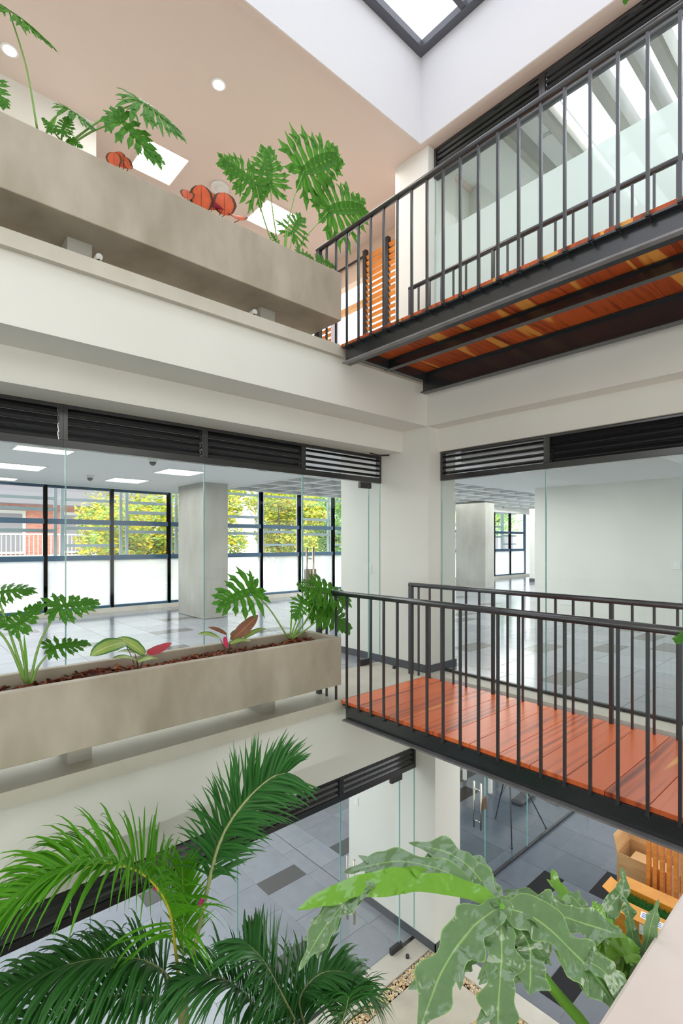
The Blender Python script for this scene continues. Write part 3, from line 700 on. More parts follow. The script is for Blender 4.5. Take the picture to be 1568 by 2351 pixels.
def lobed_leaf(J, T, N, name, m, parent, lobes=7, back=1.0, side=.62, width=.052, droop=.18, seed=0, fold=.2):
    """deeply cut philodendron blade: midrib J to T, pairs of lobes, two basal lobes"""
    r = random.Random(seed); J = Vector(J); T = Vector(T); L = (T-J).length; X = (T-J).normalized()
    N = Vector(N); N = (N-X*N.dot(X)).normalized(); Y = N.cross(X)
    def P(x, y):
        d = abs(y); z = -droop*(x*x*.5+d*d*1.1)
        return J+X*(x*L)+Y*(y*L)+N*(z*L)
    mb = MB()
    k = 9; mb.ribbon([P(i/(k-1)*1.0, 0) for i in range(k)], [L*(.015+.095*math.sin(math.pi*min(1, .12+(i/(k-1))*.88))**.8)*(1 if i < k-1 else .1) for i in range(k)], N, fold)
    specs = []
    for s in (-1, 1):
        for i in range(lobes):
            q = i/(lobes-1)
            specs.append((s, .02+.78*q, math.radians(100-68*q+r.uniform(-6, 6)), side*(1-.58*q)*r.uniform(.86, 1.12)))
        specs.append((s, -.0, math.radians(128+r.uniform(-6, 6)), side*.86*back)); specs.append((s, -.0, math.radians(157+r.uniform(-5, 5)), side*.62*back))
    for s, x0, a, ln in specs:
        n = 9; pts = []; ws = []; bend = r.uniform(.05, .35)
        x, y = x0, 0; st = ln/(n-1)
        ph = r.uniform(0, 6)
        wl = width*r.uniform(.85, 1.2)
        for i in range(n):
            q = i/(n-1); pts.append(P(x, y*s)); aa = a-bend*q
            x += math.cos(aa)*st; y += math.sin(aa)*st
            w = wl*(1.35*(1-q*2.4) if q < .2 else 1)*(.72+.5*math.sin(q*3.0))*(1+.22*math.sin(q*14+ph))
            if i == n-1: w = .006
            if i == n-2: w *= .55
            ws.append(L*w)
        mb.ribbon(pts, ws, N, fold)
        # side teeth
        for tq, sg in ((.5, 1), (.68, -1)):
            if r.random() < .8:
                i = int(tq*(n-1)); p0 = pts[i]; d = (pts[i+1]-pts[i]).normalized(); sd = d.cross(N)*sg
                dd = (d*.75+sd*.66).normalized(); tl = L*ln*r.uniform(.2, .32)
                mb.ribbon([p0, p0+dd*tl*.4, p0+dd*tl*.75-N*tl*.05, p0+dd*tl-N*tl*.12], [L*wl*.7, L*wl*.6, L*wl*.4, L*.004], N, fold)
    return mb.build(name, m, parent)

def stalk(pts, r0, r1, parent, m='petiole', name='petiole', n=12):
    c = bez(pts, n); return MB().tube(c, [r0+(r1-r0)*i/(n-1) for i in range(n)], 8).build(name, m, parent)

def philodendron(lab, base, leaves, v0, group=None, spears=(), r=.007):
    t = thing('philodendron', lab, 'potted plant', base, group)
    for i, (pb, mid, J, T, vj, vt, nrm, kw) in enumerate(leaves):
        p0 = atv(pb[0], pb[1], v0); j = atv(J[0], J[1], vj); tt = atv(T[0], T[1], vt)
        if pb[2:] : p0 = Vector(base)+Vector((R.uniform(-.03, .03), R.uniform(-.03, .03), 0))
        pts = [p0]+([atv(mid[0], mid[1], (v0+vj)/2)] if mid else [])+[j]
        stalk(pts, r, r*.6, t)
        lobed_leaf(j, tt, nrm, 'leaf', 'philo', t, seed=hash(lab) % 1 + i*7+len(lab), **kw)
    for a, b in spears:
        p0, p1 = atv(*a, v0), atv(*b, v0)
        MB().ribbon([p0, p0.lerp(p1, .4), p0.lerp(p1, .75), p1], [.006, .010, .007, .001], Vector((0, -1, .1)), .6).build('new_leaf', 'petiole_big', t)
    return t
UP = Vector((-.35, -.45, -.8))          # leaf underside turned to the viewer below
DN = Vector((-.25, -.45, .85))
FR = Vector((-.45, -.80, .25))
FL = Vector((-.45, -.80, -.35))
def b3(x, y): return (x, y)
# upper planter (centre line Y=3.66, soil at 3.78)
def ub(x, v=3.66): # soil level point below pixel column x
    t = (x-784)/FPX; f = v/(-CS*t+SN); return ((SN*t+CS)*f, v, 3.78)
philodendron('leggy philodendron at the left end of the upper planter, tall stalk', ub(90),
    [((86, 300), (62, 160), (20, 23), (122, 92), 3.60, 3.50, (-.2, -.5, .8), dict(side=.85, droop=.28, lobes=7, width=.06)),
     ((-30, 300), None, (-22, 190), (12, 245), 3.6, 3.55, FR, dict(side=.6))], 3.66)
philodendron('philodendron with wide drooping leaves spilling over the upper planter', ub(150),
    [((150, 335), (240, 270), (322, 233), (418, 292), 3.45, 3.40, (-.1, -.75, .55), dict(side=1.0, droop=.30, back=1.0, lobes=8, width=.055)),
     ((158, 335), (215, 300), (277, 277), (378, 372), 3.45, 3.38, (-.15, -.9, .3), dict(side=.55, droop=.22, lobes=7)),
     ((105, 310), (120, 275), (155, 250), (218, 288), 3.55, 3.50, (-.2, -.6, .6), dict(side=.8, droop=.3, back=1.0)),
     ((140, 330), None, (143, 300), (160, 264), 3.60, 3.60, FR, dict(side=.6)),
     ((150, 335), None, (120, 298), (96, 268), 3.6, 3.6, FR, dict(side=.5)),
     ((160, 335), None, (162, 322), (190, 338), 3.6, 3.55, FR, dict(side=.5))], 3.66, spears=(((113, 305), (131, 263)),))
philodendron('tall philodendron with five upright fan leaves at the right end of the upper planter', ub(655),
    [((640, 600), (605, 500), (588, 428), (503, 362), 3.60, 3.60, (-.3, -.9, -.1), dict(side=.62, droop=.10, lobes=8, width=.045)),
     ((645, 600), (628, 500), (620, 424), (612, 335), 3.60, 3.60, (-.4, -.9, .1), dict(side=.70, droop=.12, lobes=8, width=.045)),
     ((652, 600), (668, 480), (697, 393), (786, 352), 3.66, 3.66, (-.3, -.8, -.35), dict(side=.60, droop=.08, lobes=8, width=.045)),
     ((665, 600), (705, 540), (758, 482), (846, 474), 3.70, 3.72, (-.35, -.9, -.1), dict(side=.68, droop=.10, lobes=8, width=.045)),
     ((660, 600), None, (672, 535), (694, 495), 3.66, 3.66, (-.3, -.9, -.2), dict(side=.8, droop=.1, lobes=6)),
     ((668, 605), None, (688, 580), (722, 592), 3.60, 3.58, FR, dict(side=.6, lobes=5)),
     ((672, 610), None, (735, 598), (772, 612), 3.62, 3.60, FR, dict(side=.55, lobes=6)),
     ((650, 600), None, (634, 556), (622, 532), 3.66, 3.66, FR, dict(side=.5, lobes=5))], 3.66, spears=(((651, 585), (656, 520)),))
# middle planter (soil at 0.50)
def mbse(x, v=3.64):
    t = (x-784)/FPX; f = v/(-CS*t+SN); return ((SN*t+CS)*f, v, .50)
philodendron('philodendron with narrow cut leaves at the left end of the middle planter', mbse(65),
    [((60, 1568), (25, 1460), (-8, 1362), (80, 1350), 3.60, 3.55, (-.2, -.4, .8), dict(side=.75, droop=.2, width=.055)),
     ((68, 1570), (92, 1475), (137, 1393), (226, 1378), 3.62, 3.62, (-.2, -.55, .75), dict(side=.68, droop=.15, width=.055, back=1.1)),
     ((63, 1568), (52, 1500), (38, 1436), (98, 1384), 3.58, 3.60, (-.25, -.8, .45), dict(side=.55, droop=.12, width=.055, back=1.1)),
     ((72, 1570), (88, 1530), (122, 1488), (208, 1472), 3.62, 3.66, (-.2, -.6, .7), dict(side=.5, droop=.12, width=.045)),
     ((58, 1568), (20, 1480), (-20, 1430), (-60, 1380), 3.62, 3.66, FR, dict(side=.6))], 3.64, spears=(((62, 1560), (55, 1455)),), r=.009)
philodendron('philodendron at the right end of the middle planter, leaves reaching the handrail', mbse(667),
    [((662, 1466), (620, 1400), (577, 1355), (500, 1390), 3.64, 3.60, (-.3, -.85, .4), dict(side=.75, droop=.12, lobes=6, width=.055, back=.9)),
     ((668, 1466), (705, 1420), (735, 1352), (812, 1378), 3.60, 3.50, (-.15, -.65, .65), dict(side=.66, droop=.3, width=.055)),
     ((672, 1466), (710, 1440), (750, 1405), (808, 1448), 3.60, 3.52, (-.25, -.8, .45), dict(side=.62, droop=.15, width=.06)),
     ((666, 1466), (680, 1425), (694, 1384), (676, 1420), 3.60, 3.56, FR, dict(side=.7, width=.06, lobes=6)),
     ((670, 1466), (695, 1410), (722, 1358), (690, 1345), 3.64, 3.60, (-.3, -.7, .6), dict(side=.8, width=.055)),
     ((672, 1466), (700, 1430), (722, 1395), (775, 1402), 3.66, 3.66, FR, dict(side=.6, width=.055))], 3.64, spears=(((666, 1462), (670, 1385)),), r=.008)
# leaf tips entering from the right and the top: plants behind the camera side planter
def tip_plant(lab, base, J, T, f0, nrm, **kw):
    t = thing('philodendron', lab, 'plant', base)
    j, tt = at(*J, f0), at(*T, f0)
    stalk([Vector(base), (Vector(base)+j)/2+Vector((0, 0, .12)), j], .007, .004, t)
    lobed_leaf(j, tt, nrm, 'leaf', 'philo', t, **kw)
tip_plant('leaf tip poking in at the right edge above the middle footbridge', (2.6, .15, .17+.4), (1618, 1452), (1546, 1468), 1.9, DN, side=.5, seed=3)
tip_plant('leaf tip hanging into the top right corner of the frame', (2.3, .9, 3.9), (1440, -60), (1438, 8), 2.1, FR, side=.4, seed=5)

def oval_leaf(mb_parent, a, b, w, nrm, m, name='leaf', curl=.1, wavy=0):
    a, b = Vector(a), Vector(b); L = (b-a).length; n = 11; N = Vector(nrm).normalized(); pts = []; ws = []
    for i in range(n):
        q = i/(n-1); pts.append(a.lerp(b, q)+N*(math.sin(q*math.pi)*curl*L)); ws.append(max(.001, w*math.sin(math.pi*(.04+.95*q)**.85)**.6)*(1+wavy*math.sin(q*19)))
    ws[-1] = .002
    return MB().ribbon(pts, ws, N, .18).build(name, m, mb_parent)
def clump(lab, base, leaves, v0, cat='potted plant', name='calathea'):
    t = thing(name, lab, cat, base)
    for (a, b, va, vb, w, nrm, m) in leaves:
        A, Bp = atv(*a, va), atv(*b, vb)
        stalk([Vector(base), (Vector(base)+A)/2+Vector((0, 0, .02)), A], .003, .0025, t, 'ink')
        oval_leaf(t, A, Bp, w, nrm, m, wavy=.03)
    return t
clump('calathea with broad striped leaves and one red leaf on the bark, left of the pair', mbse(318, 3.62),
      [((286, 1475), (207, 1506), 3.62, 3.52, .062, (-.3, -.7, .7), 'cala'), ((332, 1502), (270, 1464), 3.66, 3.72, .045, (-.1, -.7, .6), 'cala'),
       ((314, 1516), (258, 1512), 3.54, 3.52, .030, (-.1, -.3, .95), 'cala'), ((316, 1520), (363, 1512), 3.54, 3.56, .032, (-.1, -.3, .95), 'cala'),
       ((338, 1499), (394, 1476), 3.62, 3.60, .032, (.1, .8, -.5), 'cala'), ((310, 1500), (268, 1498), 3.66, 3.72, .03, (0, -.2, 1), 'cala')], 3.62)
clump('calathea with an upright purple brown leaf on the bark, right of the pair', mbse(524, 3.64),
      [((505, 1466), (455, 1456), 3.64, 3.66, .032, (-.1, -.4, .9), 'cala'), ((532, 1470), (592, 1412), 3.64, 3.60, .050, (-.3, -.9, .3), 'cala_up'),
       ((528, 1478), (577, 1472), 3.55, 3.56, .030, (-.1, -.4, .9), 'cala'), ((560, 1466), (610, 1443), 3.72, 3.74, .025, (-.1, -.5, .8), 'cala'),
       ((520, 1456), (478, 1440), 3.68, 3.70, .018, (-.2, -.7, .5), 'cala_up'), ((516, 1462), (522, 1488), 3.58, 3.56, .018, (.2, .9, -.3), 'cala_up'),
       ((530, 1460), (556, 1450), 3.70, 3.72, .03, (-.1, -.5, .8), 'cala')], 3.64)
def round_clump(lab, base, discs):
    t = thing('red_foliage_plant', lab, 'potted plant', base)
    for x, y, r, v, nrm, m in discs:
        c = atv(x, y, v); N = Vector(nrm).normalized(); d = Vector((0, 0, 1)); d = (d-N*d.dot(N)).normalized()
        rr = r/FPX*((SN*v+CS*c.x))
        stalk([Vector(base), (Vector(base)+c)/2, c-d*rr], .004, .003, t, 'ink', 'petiole', 6)
        oval_leaf(t, c-d*rr, c+d*rr, rr*.95, N, m, curl=.05, wavy=.03)
round_clump('red round leaved plant in the middle of the upper planter', ub(490, 3.52),
            [(462, 455, 29, 3.50, (-.4, -.9, -.1), 'bego'), (515, 468, 28, 3.50, (-.4, -.9, .1), 'bego'), (430, 447, 17, 3.52, (-.3, -.8, .4), 'bego'),
             (500, 478, 20, 3.46, (.1, -.4, .9), 'cala_up'), (545, 500, 24, 3.47, (-.2, -.6, .7), 'bego'), (485, 462, 20, 3.56, (-.4, -.9, 0), 'bego')])
round_clump('brown round leaved plant hugging the rim left of the bright ceiling panel', ub(272, 3.52),
            [(262, 366, 18, 3.48, (-.4, -.9, .1), 'bego'), (283, 372, 19, 3.48, (-.2, -.9, .3), 'bego'), (275, 362, 14, 3.52, (-.4, -.9, 0), 'bego'), (293, 378, 12, 3.46, (0, -.9, .3), 'bego')])

# ---------------------------------------------------------------- palm
def frond(ctrl, parent, m, rm, n=56, ll=.30, start=.16, seed=0, droop=.5, w=.0092, spread=1.0, sideup=.25, r0=.010, flat=False, jit=.35):
    r = random.Random(seed); c = bez([at(*p) for p in ctrl], 60); mb = MB()
    mb.tube(c, [r0*(1-.82*i/59) for i in range(60)], 7, mi=1)
    for k in range(n):
        q = start+(1-start)*k/(n-1); i = min(58, int(q*59)); p = c[i].lerp(c[i+1], q*59-i) if i < 59 else c[-1]
        tg = (c[i+1]-c[i]).normalized(); sd = tg.cross(Vector((0, 0, 1)))
        if sd.length < .2: sd = tg.cross(Vector((SN, -CS, .1))).cross(tg)
        if flat: sd = tg.cross(Vector((CS, SN, -.6)))
        sd.normalize(); up = sd.cross(tg).normalized()
        for s in (-1, 1):
            L = ll*(.45+.75*math.sin(math.pi*min(1, .2+.72*(q-start)/(1-start))))*r.uniform(.85, 1.12)
            fw = .35+.75*q+r.uniform(-.12, .12)
            d = (tg*fw+sd*s*spread+up*(sideup+r.uniform(-jit, jit))).normalized()
            pts = []; pp = p.copy(); dd = d.copy(); m_ = 7
            dr = droop*r.uniform(.6, 1.4)
            for j in range(m_):
                pts.append(pp.copy()); pp = pp+dd*(L/(m_-1)); dd = (dd+Vector((0, 0, -1))*dr*.16*(1+j*.25)).normalized()
            ww = w*r.uniform(.8, 1.2); N = (up+Vector((0, -.2, 0))).normalized()
            mb.ribbon(pts, [ww*.4, ww*.95, ww, ww*.95, ww*.75, ww*.45, .0006], N, .35)
    return mb.build('frond', [m, rm], parent)
pb = at(420, 2330, 3.0)
t = thing('palm_tree', 'feathery green palm rising from the ground garden, cut by the lower frame edge', 'palm', (pb.x, pb.y, FG-.09))
MB().tube(bez([(pb.x+.05, pb.y, FG-.09), (pb.x+.03, pb.y, -2.3), at(422, 2360, 3.0), at(420, 2290, 3.0)], 20), [.045-.001*i for i in range(20)], 14).build('stem', 'stem', t)
q2 = at(735, 2470, 3.0)
MB().tube(bez([(q2.x, q2.y, FG-.09), (q2.x, q2.y, -2.6), at(735, 2470, 3.0)], 10), .03, 12).build('stem', 'stem', t)
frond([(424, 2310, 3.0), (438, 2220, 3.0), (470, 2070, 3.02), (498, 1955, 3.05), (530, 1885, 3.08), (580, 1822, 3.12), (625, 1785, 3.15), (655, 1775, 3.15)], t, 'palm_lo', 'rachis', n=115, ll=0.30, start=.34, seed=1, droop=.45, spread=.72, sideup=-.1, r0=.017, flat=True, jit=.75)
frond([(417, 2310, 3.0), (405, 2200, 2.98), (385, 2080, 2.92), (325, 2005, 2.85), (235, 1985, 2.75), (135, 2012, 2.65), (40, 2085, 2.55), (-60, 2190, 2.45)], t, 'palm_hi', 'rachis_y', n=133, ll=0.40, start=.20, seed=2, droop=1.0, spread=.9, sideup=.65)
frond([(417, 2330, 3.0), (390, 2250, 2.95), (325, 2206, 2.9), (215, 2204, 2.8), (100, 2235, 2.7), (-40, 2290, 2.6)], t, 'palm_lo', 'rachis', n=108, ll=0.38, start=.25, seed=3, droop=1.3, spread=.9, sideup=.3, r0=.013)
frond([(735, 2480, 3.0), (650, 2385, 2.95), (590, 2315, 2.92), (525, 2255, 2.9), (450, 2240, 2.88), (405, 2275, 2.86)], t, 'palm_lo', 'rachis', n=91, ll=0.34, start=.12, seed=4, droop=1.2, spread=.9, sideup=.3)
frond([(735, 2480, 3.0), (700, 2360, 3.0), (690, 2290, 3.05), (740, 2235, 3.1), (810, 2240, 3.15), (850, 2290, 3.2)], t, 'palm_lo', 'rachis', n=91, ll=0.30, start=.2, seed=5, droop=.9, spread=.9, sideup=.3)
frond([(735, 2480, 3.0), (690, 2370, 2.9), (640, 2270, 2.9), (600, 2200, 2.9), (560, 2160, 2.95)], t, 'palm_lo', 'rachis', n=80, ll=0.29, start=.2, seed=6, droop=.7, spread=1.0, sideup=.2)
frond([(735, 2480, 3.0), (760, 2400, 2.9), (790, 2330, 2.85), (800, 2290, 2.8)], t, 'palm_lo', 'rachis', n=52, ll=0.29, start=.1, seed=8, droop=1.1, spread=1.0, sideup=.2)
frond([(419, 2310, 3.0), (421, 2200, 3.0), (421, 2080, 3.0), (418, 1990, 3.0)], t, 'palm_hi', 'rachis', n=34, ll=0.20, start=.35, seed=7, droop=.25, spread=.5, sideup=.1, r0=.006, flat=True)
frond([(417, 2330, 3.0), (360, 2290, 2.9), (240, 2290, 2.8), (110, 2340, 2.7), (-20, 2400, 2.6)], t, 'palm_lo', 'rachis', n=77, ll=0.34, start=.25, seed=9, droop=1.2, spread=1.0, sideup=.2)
for x, y, lab in ((461, 2071, 'magenta petal caught on the pale stalk of the upright palm frond'), (359, 2036, 'magenta petal caught in the bright green palm frond')):
    c = at(x, y, 2.95); mb = MB()
    for a in range(5):
        d = Vector((math.cos(a*1.3), .2*math.sin(a*2.1), math.sin(a*1.3))); mb.ribbon([c, c+d*.012, c+d*.022], [.004, .011, .002], Vector((-.4, -.9, .1)), .5)
    solo('flower_petal', mb, 'magenta', lab, 'petal')

# ---------------------------------------------------------------- big foreground philodendron
def big_lobe(mb, ctrl, w, nrm, wav=.24, seed=0, fold=.16, n=34):
    w *= .86; r = random.Random(seed); c = bez([at(*p) for p in ctrl], n); N = Vector(nrm).normalized(); ws = []; ph = r.uniform(0, 6)
    for i in range(n):
        q = i/(n-1); e = min(1, (1-q)*4.5)**.7; b = min(1, .55+q*3)
        l = w*e*b*(1+wav*math.sin(q*16+ph)+wav*.7*math.sin(q*31+ph))*(.86+.3*math.sin(q*3.1)); rr = w*e*b*(1+wav*math.sin(q*14+ph+2)+wav*.7*math.sin(q*27))*(.86+.3*math.sin(q*3.1))
        ws.append((max(l, .0008), max(rr, .0008)))
    ns = [(N+Vector((.12*math.sin(i*.9+ph), .1*math.cos(i*.7), .12*math.sin(i*1.3)))).normalized() for i in range(n)]
    mb.ribbon(c, ws, ns, fold, ruffle=.15)
    if w > .014:                                   # small side teeth along the margin
        for k in range(r.randint(2, 4)):
            i = r.randint(int(n*.35), int(n*.8)); d = (c[i+1]-c[i]).normalized(); sg = r.choice((-1, 1)); sd = d.cross(N)*sg
            p0 = c[i]+sd*w*.5; dd = (d*.8+sd*.6).normalized(); tl = w*r.uniform(1.1, 1.7)
            mb.ribbon([p0, p0+dd*tl*.4, p0+dd*tl*.75, p0+dd*tl], [w*.42, w*.36, w*.2, .0008], ns[i], fold)
bp = (1.55, .10, .575)
t = thing('philodendron', 'large glossy philodendron in the foreground above the plastered planter', 'potted plant', bp)
TOPN = (-.35, -.45, .85); C0 = (1148, 2079, 1.05)
mb = MB()
big_lobe(mb, [C0, (1085, 2130, 1.02), (1020, 2220, .97), (960, 2370, .92)], .036, TOPN, seed=1)
big_lobe(mb, [(1085, 2130, 1.02), (1078, 2180, 1.0), (1062, 2232, .98)], .020, TOPN, seed=2)
big_lobe(mb, [C0, (1152, 2180, 1.0), (1146, 2280, .95), (1140, 2400, .90)], .032, TOPN, seed=3)
big_lobe(mb, [C0, (1210, 2160, 1.02), (1218, 2230, .98), (1214, 2284, .95)], .032, TOPN, seed=4)
big_lobe(mb, [C0, (1230, 2110, 1.04), (1320, 2190, 1.0), (1385, 2265, .97), (1432, 2338, .94)], .038, TOPN, seed=5)
big_lobe(mb, [(1330, 2200, 1.0), (1380, 2225, .98), (1445, 2290, .97), (1485, 2310, .96)], .020, TOPN, seed=6)
big_lobe(mb, [C0, (1250, 2092, 1.06), (1340, 2120, 1.06), (1428, 2148, 1.04)], .030, TOPN, seed=7)
big_lobe(mb, [C0, (1110, 2030, 1.10), (1072, 1985, 1.13), (1020, 1955, 1.16), (938, 1935, 1.18)], .025, TOPN, seed=8)
big_lobe(mb, [C0, (1125, 2035, 1.1), (1100, 1990, 1.14), (1062, 1958, 1.17)], .018, TOPN, seed=9)
big_lobe(mb, [(1085, 2040, 1.08), (1020, 2000, 1.10), (930, 1978, 1.12), (860, 1985, 1.12), (790, 2003, 1.12)], .022, TOPN, seed=10)
big_lobe(mb, [(850, 2030, 1.04), (800, 2065, 1.03), (745, 2130, 1.01), (685, 2230, .98)], .020, TOPN, seed=11)
big_lobe(mb, [(860, 2030, 1.04), (790, 2075, 1.03), (712, 2118, 1.02)], .014, TOPN, seed=12)
big_lobe(mb, [C0, (1160, 2140, 1.03), (1150, 2175, 1.02)], .030, TOPN, seed=13)
big_lobe(mb, [C0, (1190, 2130, 1.04), (1200, 2170, 1.02)], .040, TOPN, seed=14)
mb.build('leaf', 'philo_big', t)
mb = MB()
UN = (.3, .55, -.7)
big_lobe(mb, [C0, (1080, 2045, 1.07), (960, 2020, 1.06), (840, 2032, 1.04), (760, 2055, 1.03), (682, 2088, 1.02)], .021, UN, seed=20, wav=.14)
big_lobe(mb, [C0, (1060, 2042, 1.09), (940, 2005, 1.08), (840, 2035, 1.06), (735, 2075, 1.04)], .014, UN, seed=21, wav=.10)
mb.build('leaf_underside', 'philo_big', t)
mb = MB()
big_lobe(mb, [(1428, 2148, 1.10), (1330, 2110, 1.14), (1240, 2070, 1.16), (1155, 2046, 1.18)], .020, TOPN, seed=22)
big_lobe(mb, [(1400, 2140, 1.12), (1330, 2085, 1.16), (1285, 2040, 1.20), (1268, 1995, 1.22)], .018, UN, seed=23)
big_lobe(mb, [(1380, 2130, 1.14), (1340, 2100, 1.16), (1290, 2080, 1.18), (1250, 2042, 1.2)], .018, UN, seed=24)
big_lobe(mb, [(1420, 2140, 1.10), (1360, 2110, 1.12), (1325, 2070, 1.14), (1302, 2050, 1.15)], .016, TOPN, seed=25)
big_lobe(mb, [(1428, 2148, 1.10), (1395, 2120, 1.12), (1372, 2085, 1.13), (1362, 2068, 1.14)], .014, UN, seed=26)
stalk([Vector(bp), at(1500, 2330, 1.12), at(1460, 2230, 1.12), at(1428, 2148, 1.12)], .012, .007, t, 'petiole_big')
mb.build('leaf', 'philo_big', t)
mb = MB()
J2 = (1440, 2262, 1.12)
big_lobe(mb, [J2, (1425, 2180, 1.14), (1395, 2100, 1.16), (1430, 2040, 1.18), (1428, 1990, 1.2)], .016, (-.8, -.5, .2), seed=27)
big_lobe(mb, [J2, (1455, 2180, 1.12), (1445, 2110, 1.14), (1435, 2060, 1.16)], .014, TOPN, seed=28)
big_lobe(mb, [J2, (1478, 2190, 1.10), (1495, 2120, 1.10), (1512, 2065, 1.10)], .013, (-.7, -.6, .2), seed=29)
big_lobe(mb, [J2, (1430, 2210, 1.11), (1395, 2180, 1.12), (1350, 2172, 1.13)], .033, UN, seed=30, wav=.08)
big_lobe(mb, [J2, (1420, 2200, 1.10), (1438, 2180, 1.10), (1470, 2178, 1.10)], .028, UN, seed=31, wav=.08)
mb.build('leaf', 'philo_big', t)
stalk([Vector(bp)+Vector((-.05, .02, 0)), at(1560, 2480, 1.0), at(1500, 2360, 1.07), at(*J2)], .013, .007, t, 'petiole_big')
stalk([Vector(bp)+Vector((-.1, .05, 0)), at(1500, 2520, .95), at(1340, 2350, 1.0), at(1245, 2238, 1.02), at(1195, 2150, 1.06), at(*C0)], .013, .008, t, 'petiole_big', n=20)

# ================================================================ lamps, detectors, switches
def downlight(x, y, lab):
    t = thing('downlight', lab, 'ceiling light', (x, y, 5.87))
    MB().disc((x, y, 5.860), .072, .012).build('trim_ring', 'plastic', t)
    MB().disc((x, y, 5.856), .052, .010).build('diffuser', 'lamp', t)
downlight(2.385, 4.43, 'small round downlight alone in the middle of the upper ceiling')
downlight(.824, 5.373, 'small round downlight near the left edge of the upper ceiling')
def panel(x0, x1, y0, y1, z, lab, m='lamp', cat='ceiling light'):
    t = thing('ceiling_panel_light', lab, cat, ((x0+x1)/2, (y0+y1)/2, z))
    f = MB(); w = .025
    f.box(x0-w, x1+w, y0-w, y0, z-.012, z+.002).box(x0-w, x1+w, y1, y1+w, z-.012, z+.002).box(x0-w, x0, y0, y1, z-.012, z+.002).box(x1, x1+w, y0, y1, z-.012, z+.002)
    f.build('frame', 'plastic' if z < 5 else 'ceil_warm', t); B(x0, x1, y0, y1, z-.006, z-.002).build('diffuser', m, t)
panel(2.13, 2.60, 5.54, 6.08, 5.87, 'bright square ceiling panel behind the drooping philodendron leaves')
panel(3.65, 4.17, 5.50, 6.02, 5.87, 'bright square ceiling panel behind the tall fan leaved philodendron')
panel(1.20, 1.80, 8.65, 9.25, 2.60, 'square recessed lamp in the middle room ceiling, second row')
panel(1.15, 1.75, 6.95, 7.30, 2.60, 'recessed lamp in the middle room ceiling close under the louvre')
panel(1.15, 1.75, 10.6, 11.0, 2.60, 'recessed lamp in the middle room ceiling, farthest from the glass')
panel(3.25, 3.85, 7.6, 8.2, 2.60, 'square recessed lamp left of the glass joint, middle room')
panel(3.0, 3.6, 9.3, 9.9, 2.60, 'window reflection put in as a glowing ceiling panel before the flowering tree view, middle room')  # glowing panel imitates a window reflection
t = thing('smoke_detector', 'round white smoke detector on the upper ceiling by the red leaves', 'smoke detector', (3.08, 5.69, 5.87))
MB().disc((3.08, 5.69, 5.835), .11, .035).build('housing', 'plastic', t); MB().disc((3.08, 5.69, 5.815), .045, .022).build('sensor', 'plastic', t)
def dome(x, y, z, lab):
    t = thing('dome_camera', lab, 'security camera', (x, y, z))
    MB().tube([(x, y, z), (x, y, z-.04)], .06, 18).build('housing', 'plastic', t)
    MB().tube([(x, y, z-.04), (x, y, z-.065), (x, y, z-.085), (x, y, z-.092)], [.048, .042, .024, .006], 18).build('lens_dome', 'grey_plastic', t)
dome(2.60, 9.35, 2.60, 'dark dome camera on the middle room ceiling, before the flowering tree')
dome(2.73, 6.93, 2.60, 'dome camera on the middle room ceiling, just under the louvre')
dome(6.3, 5.2, 2.56, 'white dome camera beside the corner in the right middle room')
dome(16.2, 9.5, 2.76, 'far dome camera hanging before the distant windows')
def switch(c, axis, lab, w=.075, h=.12):
    x, y, z = c; t = thing('light_switch', lab, 'switch', c)
    if axis == 'x': B(x-.008, x, y-w/2, y+w/2, z-h/2, z+h/2).build('plate', 'plastic', t, bevel=.003); B(x-.012, x-.008, y-.015, y+.015, z-.03, z+.03).build('rocker', 'paper', t)
    else: B(x-w/2, x+w/2, y-.008, y, z-h/2, z+h/2).build('plate', 'plastic', t, bevel=.003)
switch((4.48, 4.47, 1.13), 'x', 'white wall switch on the corner seen through the glass strip, middle floor')
switch((4.715, 4.95, -2.03), 'x', 'white wall switch seen through the ground floor glass door')
switch((4.715, 4.55, -2.90), 'x', 'white wall socket low behind the ground floor door handle', .12, .08)
switch((9.9, 4.43, .30), 'x', 'white socket low on the far wall of the right middle room', .22, .13)
switch((9.9, 2.60, 1.08), 'x', 'white switch on the far wall at the right frame edge', .14, .16)
t = thing('cable_stub', 'dark ceiling conduit poking over the louvre end by the white corner', 'conduit', (4.3, 4.2, 2.49))
MB().tube([(4.2, 4.18, 2.493), (4.38, 4.2, 2.488), (4.46, 4.12, 2.492)], .008, 8).build('cable', 'black', t)
t = thing('door_stop', 'small dark door stop on the concrete strip by the ground floor corner', 'door stop', (4.42, 3.80, FG+.004))
MB().disc((4.42, 3.80, FG+.004), .02, .03, 14).build('rubber_body', 'black', t)
t = thing('door_stop', 'small dark door stop on the landing behind the railing post, middle floor', 'door stop', (4.36, 3.95, 0))
MB().disc((4.36, 3.95, 0), .02, .03, 14).build('rubber_body', 'black', t)

